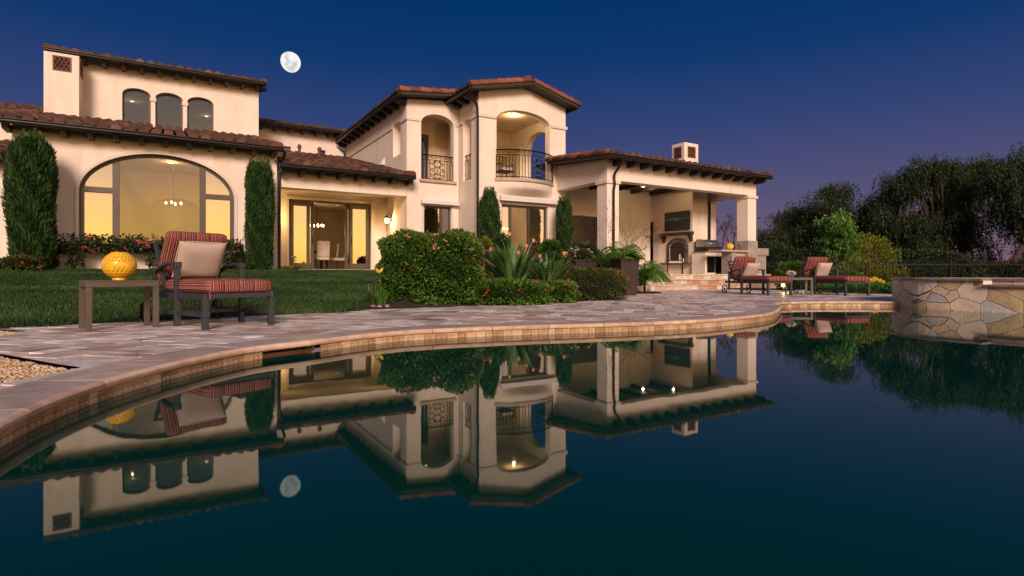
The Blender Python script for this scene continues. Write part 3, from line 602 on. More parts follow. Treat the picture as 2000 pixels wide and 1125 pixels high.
# chimney block on the left corner
def chimney(s0, s1, t0, t1, z0, z1, wins, parent):
    ch = MB(); hb(ch, s0, s1, t0, t1, z0, z1, .5); o = part(ch, 'chimney', M['stucco'], parent, bevel=.02)
    for ax, a0, a1, b0, b1 in wins:
        g = MB(); bk = MB(); n = max(3, round((a1-a0)/.11)); rws = max(3, round((b1-b0)/.11)); da, db = (a1-a0)/n, (b1-b0)/rws
        pos = (lambda a, z, o_: Vector(H(a, t0-o_, z))) if ax == 'f' else (lambda a, z, o_: Vector(H(s0-o_, a, z))) if ax == 'l' else (lambda a, z, o_: Vector(H(s1+o_, a, z)))
        for q0, q1, z_0, z_1 in ((a0-.02, a1+.02, b0-.02, b0+.02), (a0-.02, a1+.02, b1-.02, b1+.02), (a0-.02, a0+.02, b0+.02, b1-.02), (a1-.02, a1+.02, b0+.02, b1-.02)):
            g.bar(pos((q0+q1)/2, z_0, .012), pos((q0+q1)/2, z_1, .012), abs(q1-q0), .02, (0, 1, 0) if ax == 'f' else (1, 0, 0))
        for j in range(rws):
            for i in range(n+(j % 2)):
                c = a0+(i+.5-(.5 if j % 2 else 0))*da; g.tube([pos(min(a1, max(a0, c-da/2*math.cos(math.pi*q/6))), b0+j*db+db*.9*math.sin(math.pi*q/6), .014) for q in range(7)], .011, 5)
        g.build('vent_tiles', M['rake'], o); p = [pos(a0, b0, .004), pos(a1, b0, .004), pos(a1, b1, .004), pos(a0, b1, .004)]
        bk.add(p, [(0, 1, 2, 3)], .1); bk.build('vent_shade_sheet', M['ventdark'], o)  # flat dark sheet on solid stucco painting the shaded hollow of the vent
    return o
chimney(-3.53, -2.59, 23.9, 24.79, 5.2, 7.95, [('f', -3.28, -2.82, 7.38, 7.83), ('r', 24.12, 24.62, 7.38, 7.83)], house)
# --- far left wings
fwall(24.8, rect(-13, -3.53, G0, 5.95), []); rL = roof((-13, 24.25, 5.98), (1, 0, 0), (0, 3.5, .85), 9.4); gutter((-13, 24.2, 5.94), (-3.6, 24.2, 5.94), rL)
fwall(20.5, rect(-13, -3.41, G0, 3.75), []); rL2 = roof((-13, 19.95, 3.75), (1, 0, 0), (0, 4.8, 1.18), 9.2); gutter((-13, 19.9, 3.71), (-3.8, 19.9, 3.71), rL2)
for s in (-5.2, -4.5, -3.85): tail((s, 20.5, 3.70), 't')
# --- back wing
BW = [rect(4.33, 4.67, 5.98, 6.33), rect(5.85, 6.19, 5.98, 6.33)]
fwall(27, rect(2.86, 7.11, 3.5, 7.22), BW)
for q in BW:
    a0, a1, b0, b1 = q[0][0], q[1][0], q[0][1], q[2][1]; c = (a0+a1)/2
    pn = [rect(a0+.03, c-.01, b0+.03+k*.1, b0+.11+k*.1) for k in range(3)]+[rect(c+.01, a1-.03, b0+.03+k*.1, b0+.11+k*.1) for k in range(3)]
    winframe('window', 27, inset(q, .003), pn, [(rect(a0+.03, a1-.03, b0+.03, b1-.03), 'dimglass')], .05, .12)
rW = roof((2.9, 26.45, 7.14), (1, 0, 0), (0, 3.2, .8), 4.6); gutter((2.8, 26.4, 7.1), (7.0, 26.4, 7.1), rW)
for s in lin(3.4, 6.9, 7): tail((s, 27, 7.08), 't', .5, .12, .15)
# --- dining recess
mb = MB(); hb(mb, 2.86, 7.11, 18.95, 19.35, 3.34, 4.0, .5); part(mb, 'beam', M['stucco'], bevel=.012)
mb = MB(); hb(mb, 2.855, 2.99, 18.955, 19.345, G0, 3.339, .5); part(mb, 'pier', M['stucco'], bevel=.01)
mb = MB(); hb(mb, 2.86, 7.11, 19.36, 21.09, 3.5, 3.6, .5); part(mb, 'ceiling', M['stucco'])
DH = rect(3.58, 6.5, .80, 3.26)
fwall(21.1, rect(2.86, 7.11, G0, 3.93), [DH], .3)
dm = fwall(21.05, rect(3.49, 6.59, .77, 3.35), [DH], .049, 'door_surround', M['trim'], house, .006)
rB = roof((2.9, 18.4, 3.94), (1, 0, 0), (0, 8.55, 2.05), 4.21); gutter((2.85, 18.34, 3.9), (7.2, 18.34, 3.9), rB)
for s in lin(2.98, 7.10, 8): tail((s, 18.95, 3.88), 't')
rake((7.13, 18.45, 3.96), (7.13, 18.93, 4.075), rB, (1, 0, 0))
for s in (4.7, 5.35):
    z = 3.94+(25.2-18.4)*.24 if s < 5 else 3.94+(24.4-18.4)*.24; t = 25.2 if s < 5 else 24.4
    part(MB().lathe([(.06, -.1), (.06, .35), (.09, .37), (.09, .45), (.04, .52)], H(s, t, z), 12), 'roof_vent_pipe', M['terra'], rB, smooth='auto')
def doorleaf(s0, s1, t, z0, z1, gl='mirrorglass', hs=None, st=.11, name='door', th=.05, rail=.2):
    q = rect(s0, s1, z0, z1); i_ = rect(s0+st, s1-st, z0+rail, z1-st*1.3)
    f = filled(q, [i_], th, lambda a, b, c: H(a, t+c, b), name, M['bronze'], house, .005)
    filled(i_, [], .012, lambda a, b, c: H(a, t+th*.4+c, b), 'pane', M[gl], f)
    if hs is not None:
        h = MB(); h.box(hs-.02-S0, hs+.02-S0, t-.012-T0, t-.001-T0, 1.70-Z0, 1.95-Z0); h.tube([H(hs, t-.01, 1.86), H(hs, t-.06, 1.86), H(hs, t-.07, 1.8), H(hs, t-.06, 1.76)], .012, 6); h.build('handle', M['iron'], f)
    return f
f = filled(inset(DH, .002), [rect(3.64, 6.44, .81, 3.19)], .14, lambda a, b, c: H(a, 21.13+c, b), 'door_frame', M['bronze'], house, .005)
doorleaf(3.645, 4.30, 21.15, .815, 3.185, hs=None); doorleaf(5.72, 6.435, 21.15, .815, 3.185, hs=5.79)
doorleaf(3.80, 4.46, 21.225, .815, 3.185, hs=4.40, gl='glass'); doorleaf(5.56, 6.2, 21.225, .815, 3.185, gl='glass')
# --- middle block
MA = arch(7.65, 8.93, 4.0, 6.0, .36, 18); MW = rect(7.75, 8.82, .9, 3.07)
fwall(18.95, [(7.12, G0), (9.12, G0), (9.12, 6.96), (7.12, 6.76)], [MA, MW])
MSH = arch(19.6, 20.4, 4.95, 6.0, .15, 12)
swall(7.12, [(19.3, G0), (27.3, G0), (27.3, 6.81), (19.3, 6.81)], [MSH], .3)
for q in ((7.08, 7.60, 18.91, 18.95, 6.02, 6.13), (8.98, 9.12, 18.91, 18.949, 6.02, 6.13), (7.08, 7.12, 18.951, 19.55, 6.02, 6.13), (7.085, 7.12, 20.45, 27, 6.0, 6.11)): mb = MB(); hb(mb, *q, .5); part(mb, 'band_moulding', M['trim'], bevel=.006)
rM = roof((6.72, 18.55, 6.81), (0, 1, 0), (2.35, 0, .27), 8.9); gutter((6.68, 18.5, 6.77), (6.68, 27.0, 6.77), rM)
rake((6.72, 18.52, 6.83), (9.0, 18.52, 7.09), rM, (0, -1, 0))
for t in lin(19.1, 26.9, 12): tail((7.12, t, 6.76), 's', .38, .14, .18)
for t in (): pass
spout([(6.6, 27.1, 6.78), (6.65, 27.05, 6.6), (7.0, 26.9, 6.35), (7.05, 26.9, 6.2), (7.05, 26.9, 5.75)])
# wedge shaped wall vent hood
mb = MB(); mb.add([H(7.119, 21.35, 4.84), H(7.119, 22.1, 4.84), H(7.119, 21.35, 5.14), H(6.95, 21.35, 4.84), H(6.95, 22.1, 4.84)], [(0, 1, 2), (3, 4, 1, 0), (0, 2, 3), (2, 1, 4), (2, 4, 3)], .5); part(mb, 'vent_hood', M['white'])
def shutterbox(s0, s1, t, z0, z1):
    mb = MB(); prof = [(0, z0), (-.17, z0), (-.2, z0+.03), (-.2, z1-.06), (-.14, z1), (0, z1)]
    mb.prism(prof, s0, s1, lambda a, b, c: H(c, t+a, b), .5); mb.box(s0-.02-S0, s1+.02-S0, t-.215-T0, t-.2-T0, z0-Z0, z0+.035-Z0); return part(mb, 'shutter_box', M['white'], bevel=.004)
shutterbox(7.62, 9.05, 18.949, 3.11, 3.27); shutterbox(9.93, 12.38, 17.399, 3.2, 3.40)
f = winframe('window', 18.95, inset(MW, .002), [rect(7.81, 8.76, .98, 3.0)], [(rect(7.81, 8.76, .98, 3.0), 'mirrorglass')], .07, .1)
mb = MB(); hb(mb, 7.66, 7.745, 18.92, 18.949, .9, 3.10, .5); hb(mb, 8.825, 8.91, 18.92, 18.949, .9, 3.10, .5); part(mb, 'window_trim', M['trim'], bevel=.005)
mb = MB(); hb(mb, 7.58, 9.0, 18.86, 19.28, 3.90, 3.999, .5); part(mb, 'sill', M['stone'], bevel=.012)
# --- tower
TA = arch(9.84, 12.13, 4.0, 6.08, .42, 28); TD = rect(10.05, 12.02, .78, 3.10)
fwall(17.4, [(9.13, G0), (12.83, G0), (12.83, 6.90), (11.0, 7.38), (9.13, 6.92)], [TA, TD])
TS1 = arch(17.98, 18.62, 4.0, 5.95, .2, 12); TS2 = arch(18.1, 19.75, 4.0, 5.75, .5, 18)
swall(9.13, rect(17.751, 18.949, G0, 6.92), [TS1], .3); swall(12.53, rect(17.751, 27, G0, 6.92), [TS2], .3)
for q in ((9.08, 9.82, 17.35, 17.4), (12.15, 12.88, 17.35, 17.4), (9.08, 9.13, 17.401, 17.96), (9.08, 9.13, 18.64, 18.90), (12.83, 12.88, 17.401, 18.1)): mb = MB(); hb(mb, *q, 6.06, 6.18, .5); part(mb, 'band_moulding', M['trim'], bevel=.006)
rT = roof((8.62, 16.98, 6.88), (0, 1, 0), (2.4, 0, .54), 2.0); rTb = roof((13.12, 16.98, 6.87), (0, 1, 0), (-2.12, 0, .55), 10.2)
roof((9.0, 18.98, 6.99), (0, 1, 0), (2.02, 0, .43), 8.2)
rake((8.62, 16.96, 6.90), (11.0, 16.96, 7.44), rT, (0, -1, 0)); rake((13.08, 16.96, 6.90), (11.04, 16.96, 7.44), rT, (0, -1, 0))
gutter((8.58, 16.95, 6.84), (8.58, 18.9, 6.84), rT); part(MB().lathe([(.07, -.1), (.08, .12), (.11, .14), (.11, .2), (.05, .24)], H(11.02, 17.2, 7.50), 12), 'ridge_vent', M['terra'], rT, smooth='auto')
rdg = MB()
for i in range(27): a = Vector(H(11.02, 17.0+i*.37, 7.47)); rdg.tube([a, a+Vector((0, .4, 0))], [.12, .105], 10, True)
rdg.build('ridge_tiles', M['tile'], rT)
for t in (17.65, 18.2, 18.75): tail((9.13, t, 6.84), 's', .42, .14, .17)
spout([(8.6, 17.0, 6.84), (8.62, 17.1, 6.70), (9.0, 17.32, 6.45), (9.06, 17.36, 6.3), (9.06, 17.33, 5.95), (9.06, 17.34, .8)])
# loggia floor, ceiling, back wall and its door
mb = MB(); hb(mb, 9.44, 12.52, 17.76, 19.249, 3.72, 3.99, .5); hb(mb, 7.43, 12.52, 19.25, 20.89, 3.72, 3.99, .5); hb(mb, 7.43, 9.129, 19.301, 19.35, 3.6, 3.71); part(mb, 'loggia_floor', M['stone'])
mb = MB(); hb(mb, 9.44, 12.52, 17.76, 19.249, 6.62, 6.7, .5); hb(mb, 7.43, 12.52, 19.25, 20.89, 6.62, 6.7, .5); part(mb, 'ceiling', M['cream'])
fwall(20.9, rect(7.43, 12.52, G0, 6.9), [rect(7.95, 8.75, 4.02, 6.1)], .2, 'wall', M['cream'])
doorleaf(7.96, 8.74, 21.0, 4.03, 6.09, gl='dimglass', name='door')
mb = MB(); hb(mb, 9.5, 9.62, 20.3, 20.89, 4.0, 6.61, .5); part(mb, 'interior_pier', M['cream'])
mb = MB(); hb(mb, 12.3, 12.52, 19.8, 20.15, 3.995, 5.7, .5); hb(mb, 12.24, 12.525, 19.77, 20.18, 5.7, 5.82, .5); part(mb, 'loggia_column', M['cream'], bevel=.01)
# curved balcony slab
def arcpts(s0, s1, t, sag, n=18):
    c = (s0+s1)/2; h = (s1-s0)/2; Rr = (h*h+sag*sag)/(2*sag); tc_ = t-sag+Rr; a = math.asin(h/Rr); return [(c+Rr*math.sin(-a+2*a*i/n), tc_-Rr*math.cos(-a+2*a*i/n)) for i in range(n+1)]
mb = MB(); mb.prism(arcpts(9.74, 12.28, 17.399, .52), 3.88, 3.995, lambda a, b, c: H(a, b, c), .5); bal = part(mb, 'balcony', M['stone'], bevel=.012)
mb = MB(); rows = []
prof = [(.50, 3.879), (.50, 3.70), (.44, 3.62), (.2, 3.5), (.02, 3.44)]
for sg, z in prof: rows += [H(a, b, z) for a, b in arcpts(9.80, 12.22, 17.399, max(.02, sg-.04))]
m_ = 19; mb.add(rows, [(i*m_+j, i*m_+j+1, (i+1)*m_+j+1, (i+1)*m_+j) for i in range(len(prof)-1) for j in range(m_-1)], .5); mb.build('balcony_underside', M['stucco'], bal, True)
# wrought iron railings
def spiral(c, r, turns, a0, hand, fn, n=18):
    return [fn(c[0]+hand*r*(1-.82*i/n)*math.cos(a0+turns*2*math.pi*i/n), c[1]+r*(1-.82*i/n)*math.sin(a0+turns*2*math.pi*i/n)) for i in range(n+1)]
def railing(fn, Ln, h=.92, panel=None, parent=house, step=.115):
    """fn maps (distance along, height) to a point"""
    o = MB(); ln = lambda z: [fn(x, z) for x in lin(0, Ln, max(2, int(Ln/.12)))]
    o.tube(ln(h), .024, 6); o.tube(ln(h-.17), .013, 5); o.tube(ln(.04), .015, 5)
    r = o.build('balcony_railing', M['iron'], parent); b = MB(); n = round(Ln/step)
    for i in range(n+1):
        x = Ln*i/n
        if panel and panel[0]-.02 < x < panel[1]+.02: continue
        b.tube([fn(x, .0), fn(x, h-.17)], .0105, 5)
        if i % 2: b.tube([fn(x, .58), fn(x, .62)], .018, 6); b.tube([fn(x, .2), fn(x, .23)], .018, 6)
    b.build('baluster_screen', M['iron'], r); s = MB(); k = max(2, round(Ln/.19))
    for i in range(k):
        x = Ln*(i+.5)/k; s.tube(spiral((x-.035, h-.085), .055, 1.1, 0, 1 if i % 2 else -1, fn), .009, 4); s.tube(spiral((x+.04, h-.07), .045, 1, math.pi, -1 if i % 2 else 1, fn), .006, 4)
    if panel:
        c = (panel[0]+panel[1])/2; w = (panel[1]-panel[0])/2
        for x in panel: s.tube([fn(x, 0), fn(x, h-.17)], .008, 5)
        s.tube([fn(c, 0), fn(c, h-.17)], .008, 5)
        for sg in (-1, 1):
            for (dx, z, r_, a0, hd) in ((.62, .14, .095, 0, 1), (.62, .36, .095, 0, 1), (.28, .25, .06, math.pi, 1), (.28, .10, .055, math.pi, 1), (.66, .58, .075, 0, 1), (.3, .50, .06, math.pi, 1), (.35, .67, .05, 0, -1)):
                s.tube(spiral((c+sg*dx*w, z), r_, 1.5, a0, hd*sg, fn), .012, 5)
            s.tube([fn(c, .22), fn(c+sg*w*.35, .31), fn(c+sg*w*.8, .45), fn(c+sg*w*.9, .3), fn(c+sg*w*.9, .15), fn(c+sg*w*.5, .04)], .008, 5)
            s.tube([fn(c, .30), fn(c+sg*w*.2, .45), fn(c+sg*w*.42, .62), fn(c+sg*w*.3, h-.2)], .008, 5)
    s.build('scrollwork', M['iron'], r); return r
ap = arcpts(9.80, 12.22, 17.36, .47, 40); aS = arclen(ap)
def fT(x, z):
    p, d = at_len(ap, aS, min(x, aS[-1]-1e-4)); return H(p.x, p.y, 3.995+z)
railing(fT, aS[-1], .98, (1.33, 1.95), bal)
railing(lambda x, z: H(7.66+x, 19.05, 4.0+z), 1.26, .9, (.38, .93)); railing(lambda x, z: H(9.22, 17.99+x, 4.0+z), .62, .9)
# tower door frame and glass
f = winframe('door', 17.4, inset(TD, .002), [rect(10.12, 10.42, .84, 3.02), rect(10.5, 11.2, .84, 3.02), rect(11.28, 11.95, .84, 3.02)], [(rect(10.12, 10.42, .84, 3.02), 'mirrorglass'), (rect(11.28, 11.95, .84, 3.02), 'mirrorglass')], .09, .1)
# --- interiors: floor, partitions
mb = MB(); hb(mb, -3.09, 2.54, 19.16, 24.7, .5, .76); hb(mb, 2.86, 7.11, 19.36, 26.9, .5, .77); hb(mb, 7.43, 12.52, 19.31, 26.9, .5, .765); hb(mb, 9.44, 12.52, 17.76, 19.30, .5, .764); part(mb, 'floor', M['floor'])
mb = MB(); hb(mb, -3.09, 2.54, 24.5, 24.7, .761, 4.3, .5); hb(mb, -3.09, 2.54, 19.16, 24.49, 4.3, 4.35, .5); hb(mb, 2.86, 7.11, 26.4, 26.5, .771, 3.93, .5); hb(mb, 2.86, 7.11, 21.41, 26.39, 3.45, 3.49, .5); part(mb, 'interior_wall', M['plaster'])
mb = MB(); hb(mb, 4.9, 5.05, 24.2, 26.39, .771, 3.44, .5); hb(mb, 2.87, 4.0, 24.2, 24.3, .771, 3.44, .5); part(mb, 'partition', M['plaster'])
fwall(24.2, rect(4.001, 4.899, .772, 3.44), [arch(4.05, 4.85, .773, 2.5, .35)], .1, 'archway', M['bronze'])
mb = MB(); hb(mb, -.75, 1.15, 24.44, 24.46, .765, 3.6, .5); hb(mb, -2.6, -1.7, 24.46, 24.48, 1.6, 2.8); part(mb, 'interior_panel', M['floor'])  # brown sheet behind the arch paints a darker passage; second box is a wall panel
fwall(24.2, rect(-1.5, 1.5, .762, 4.29), [arch(-.6, 1.0, .763, 2.9, .5)], .15, 'archway', M['plaster'])
mb = MB(); hb(mb, 7.43, 12.52, 24.5, 24.6, .766, 3.71, .5); hb(mb, 9.15, 9.3, 21.11, 24.49, .766, 3.71, .5); part(mb, 'interior_wall', M['plaster'])
mb = MB(); hb(mb, -2.79, 2.76, 29, 29.1, 5.5, 7.5, .5); hb(mb, -2.79, 2.76, 25.16, 28.99, 7.46, 7.5, .5); part(mb, 'interior_wall', M['plaster'])
# ================================================================== COVERED PATIO (part of the house)
pf = MB(); hb(pf, 12.84, 20.6, 14.2, 18.9, .05, .62, .5); hb(pf, 12.5, 12.839, 14.2, 17.39, .05, .62); part(pf, 'patio_floor', M['stone'])
def steps():
    mb = MB(); rs = [(13.5, .09, .272), (13.85, .09, .446), (14.199, .09, .619)]
    for k, (t, z0, z1) in enumerate(rs):
        zt = z1-.04; s = 13.2+.0
        while s < 20.6:
            w_ = random.uniform(.25, .6); e = min(20.6, s+w_); hb(mb, s+.004, e-.004, t, t+.355, z0 if k == 0 else rs[k-1][2]+.001, zt-.003); s = e
        s = 13.2
        while s < 20.6:
            e = min(20.6, s+random.uniform(.5, .9)); hb(mb, s+.003, e-.003, t-.03, t+.349 if k < 2 else t+.001, zt, z1, random.uniform(.4, 1)); s = e
    return mb
part(steps(), 'steps', M['step'], bevel=.004)
mb = MB(); hb(mb, 13.2, 20.6, 13.53, 14.19, .05, .2); hb(mb, 13.2, 20.6, 13.88, 14.19, .2, .4); part(mb, 'step_core', M['grout'])
def pier(s0, s1, t0, t1, z0, z1, base=None):
    mb = MB(); hb(mb, s0, s1, t0, t1, z0, z1, .5); o = part(mb, 'patio_pier', M['stucco'], bevel=.012)
    c = MB(); hb(c, s0-.05, s1+.05, t0-.05, t1+.05, z1+.001, z1+.11, .5); part(c, 'capital', M['trim'], o, bevel=.006)
    if base: b = MB(); hb(b, s0-.04, s1+.04, t0-.04, t1+.04, z0, base, .5); part(b, 'stone_base', M['granite'], o, bevel=.006)
pier(12.43, 12.95, 14.55, 15.07, .62, 3.64); pier(19.68, 20.2, 14.55, 15.07, .62, 3.64, 1.95); pier(19.75, 20.2, 16.5, 16.95, .62, 3.64)
mb = MB(); hb(mb, 12.43, 20.2, 14.55, 14.95, 3.752, 4.46, .5); part(mb, 'beam', M['stucco'], bevel=.012)
swall(12.43, [(14.951, 3.75), (17.399, 3.75), (17.399, 4.68), (14.951, 4.46)], [], .4, 'beam'); swall(19.8, [(14.951, 3.75), (18.3, 3.75), (18.3, 4.75), (14.951, 4.46)], [], .4, 'beam')
fwall(18.3, rect(12.84, 18.1, .62, 4.2), [rect(12.95, 15.4, 1.0, 2.98)], .3); fwall(18.55, rect(18.101, 20.2, .62, 4.2), [rect(18.15, 18.75, .63, 2.95)], .25)
mb = MB(); hb(mb, 18.0, 18.1, 18.601, 18.8, .62, 4.2); part(mb, 'wall_return', M['stucco'])
mb = MB(); hb(mb, 12.84, 15.5, 18.18, 18.299, 2.98, 3.12, .5); part(mb, 'shutter_box', M['white'], bevel=.004)
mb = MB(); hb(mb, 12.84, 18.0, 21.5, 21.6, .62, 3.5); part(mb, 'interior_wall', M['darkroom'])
fwall(20.6, rect(13.0, 17.5, .62, 3.5), [arch(14.6, 15.6, .63, 2.1, .4)], .1, 'interior_wall', M['plaster'])
f = winframe('window', 18.3, rect(12.951, 15.399, 1.001, 2.979), [rect(13.0, 15.35, 1.05, 2.93)], [], .06, .1)
doorleaf(18.16, 18.74, 18.6, .64, 2.94, gl='dimglass')
mb = MB(); hb(mb, 12.96, 19.79, 14.96, 18.29, 4.2, 4.24, .5); part(mb, 'patio_ceiling', M['wood'])
mb = MB()
for s in lin(13.6, 19.2, 6): hb(mb, s-.06, s+.06, 14.97, 18.28, 4.06, 4.199)
part(mb, 'ceiling_beams', M['wood'])
rP = roof((12.0, 14.02, 4.45), (1, 0, 0), (0, 3.36, .32), 8.3); roof((12.86, 17.4, 4.78), (1, 0, 0), (0, 1.9, .18), 7.44); gutter((11.95, 13.97, 4.41), (20.36, 13.97, 4.41), rP)
rake((12.0, 14.05, 4.46), (12.0, 17.38, 4.78), rP, (-1, 0, 0)); rake((20.26, 14.05, 4.46), (20.26, 19.2, 4.95), rP, (1, 0, 0))
for s in lin(12.75, 20.1, 13): tail((s, 14.55, 4.42), 't', .46, .17, .2)
spout([(12.62, 14.0, 4.38), (12.62, 14.1, 4.2), (12.64, 14.42, 3.95), (12.66, 14.46, 3.8), (12.66, 14.43, 3.6), (12.66, 14.49, 3.4), (12.66, 14.49, .65)])
spout([(19.72, 16.45, 3.7), (19.72, 16.45, .65)])
# fireplace block
FB = arch(16.68, 17.56, 1.12, 1.78, .2, 14)
fb = swall(18.5, rect(16.3, 17.95, .62, 4.19), [FB], .45, 'fireplace')
mb = MB(); hb(mb, 18.951, 19.4, 16.3, 18.5, .62, 4.19, .5); hb(mb, 18.501, 18.95, 17.951, 18.54, .62, 4.19, .5); part(mb, 'wall', M['stucco'])
mb = MB(); hb(mb, 18.53, 18.56, 16.67, 17.57, 1.141, 1.99); hb(mb, 18.92, 18.949, 16.6, 17.7, 1.0, 2.1); mb.box(18.6-S0, 18.92-S0, 16.7-T0, 17.5-T0, 1.121-Z0, 1.14-Z0); part(mb, 'firebox', M['black'], fb)  # first black sheet closes the opening and paints the dark hollow behind it
mb = MB(); c, hh = 17.12, .44
for k in range(15):
    a0, a1 = math.pi*k/15, math.pi*(k+1)/15; q = [(c+hh*math.cos(a0), 1.78+.2*math.sin(a0)), (c+(hh+.16)*math.cos(a0), 1.78+.36*math.sin(a0)), (c+(hh+.16)*math.cos(a1-.02), 1.78+.36*math.sin(a1-.02)), (c+hh*math.cos(a1-.02), 1.78+.2*math.sin(a1-.02))]
    mb.prism(q, 18.46, 18.499, lambda a, b, d: H(d, a, b))
for z in lin(1.12, 1.70, 8):
    for a in (c-hh-.16, c+hh): hb(mb, 18.46, 18.499, a, a+.16, z, z+.074)
part(mb, 'brick_surround', M['brick'], fb)
mb = MB()
for k in range(14): hb(mb, 18.28, 18.499, 16.3+k*.118, 16.3+k*.118+.11, 1.04, 1.115)
part(mb, 'hearth_ledge', M['brick'], fb)
mb = MB(); hb(mb, 18.25, 18.499, 16.22, 18.02, 2.26, 2.38); part(mb, 'mantel_shelf', M['wood'], fb, bevel=.01)
for t in (16.34, 17.86):
    MB().prism([(18.499, 2.259), (18.3, 2.259), (18.3, 2.2), (18.38, 2.12), (18.42, 2.0), (18.499, 1.98)], t-.06, t+.06, lambda a, b, d: H(a, d, b)).build('mantel_bracket', M['wood'], fb)
mb = MB(); hb(mb, 19.41, 19.7, 16.9, 17.0, .62, 4.0, .5); part(mb, 'louvred_panel', M['fabricwhite'])
mb = MB(); hb(mb, 18.0, 18.06, 18.0, 18.12, 2.05, 2.2); hb(mb, 18.02, 18.06, 18.04, 18.1, 1.95, 2.05); 
chimney(18.47, 19.31, 16.7, 17.4, 4.7, 6.15, [('f', 18.67, 19.1, 5.55, 5.98), ('l', 16.88, 17.24, 5.55, 5.98)], house)
# patio kitchen wall stone
mb = MB(); hb(mb, 18.501, 19.4, 16.26, 16.299, 1.35, 1.95, .5); part(mb, 'splashback', M['granite'])
M['candim'] = mat('dim_downlight', (1, .8, .5), .3, emit=(1, .7, .38), es=1.2)
def plight(loc, e, r=.03, col=(1, .66, .34), parent=None):
    l = bpy.data.lights.new('lamp', 'POINT'); l.energy = e; l.shadow_soft_size = r; l.color = col; o = bpy.data.objects.new('lamp', l); COL.objects.link(o); o.location = loc
    if parent: o.parent = parent
    return o
def downlight(s, t, z, e, label, dz=.12, lm='can'):
    p = P(s, t, z); d = thing('ceiling_light', label, 'ceiling light', p)
    MB().lathe([(.085, 0), (.085, -.012), (.06, -.014), (.06, 0)], n=18).build('rim', M['white'], d, 'auto'); MB().lathe([(.055, -.001), (.055, -.016), (.001, -.018)], n=18).build('lens', M[lm], d)
    if e: plight((0, 0, -dz), e, .03, parent=d)
downlight(11.12, 18.35, 6.618, 36, 'lit recessed light in the vaulted ceiling behind the curved balcony'); downlight(8.3, 20.1, 6.618, 0, 'recessed light in the ceiling behind the small flat balcony')
downlight(-1.25, 27.0, 7.455, 3, 'recessed light seen through the left upstairs arched window', .2); downlight(1.38, 27.9, 7.455, 3, 'recessed light seen through the right upstairs arched window', .2)
downlight(0.05, 21.8, 4.295, 25, 'recessed light high inside the big arched window')
downlight(17.6, 16.5, 4.195, 9, 'recessed light in front of the painting above the fireplace', lm='candim'); downlight(16.6, 17.2, 4.195, 9, 'recessed light near the pale back wall of the patio', lm='candim')
downlight(14.2, 19.6, 3.4, 8, 'recessed light inside the room behind the patio', lm='candim'); downlight(5.9, 23.6, 3.44, 0, 'recessed light in the dining room ceiling', lm='candim'); downlight(11.3, 20.5, 3.71, 14, 'recessed light behind the doors under the balcony'); downlight(1.6, 22.6, 4.295, 25, 'recessed light deep inside the great room')

# ================================================================== OBJECTS
def cush(name, m, parent, dims, r, loc, rot=(0, 0, 0), puff=0, n=8, bev=0):
    o = link(name, rbox(*dims, r, n, puff), m, parent, True); o.location = loc; o.rotation_euler = rot; return o
def piping(parent, hx, hy, r=.006, m='pillow', z=0):
    pts = []
    for q in range(41):
        a = 2*math.pi*q/40; c, s = math.cos(a), math.sin(a); pts.append((hx*math.copysign(abs(c)**.28, c), hy*math.copysign(abs(s)**.28, s), z))
    MB().tube(pts, r, 5, False).build('piping', M[m], parent, True)
def pillow_mesh(lx, ly, th, n=22):
    mb = MB(); V = []
    for sg in (1, -1):
        for i in range(n+1):
            for j in range(n+1):
                u, v = 2*i/n-1, 2*j/n-1; pinch = 1-.06*(1-abs(v)**2)*abs(u)**4; pin2 = 1-.06*(1-abs(u)**2)*abs(v)**4
                zz = th/2*((1-u**4)*(1-v**4))**.55*(1+.05*math.sin(3*u+2*v)); V.append((u*lx/2*pinch, v*ly/2*pin2, sg*zz))
    F = []; m = n+1
    for k in (0, 1):
        for i in range(n):
            for j in range(n):
                a = k*m*m+i*m+j; f = (a, a+m, a+m+1, a+1); F.append(f if k == 0 else f[::-1])
    mb.add(V, F, .5); return mb
def throw_pillow(name, label, loc, rot, lx, ly, th=.14, group=None):
    root = tag(pillow_mesh(lx, ly, th).build(name, M['pillow'], None, True), label, 'pillow', group); root.location = loc; root.rotation_mode = 'XYZ'; root.rotation_euler = rot
    piping(root, lx/2*.985, ly/2*.985, .0065); return root
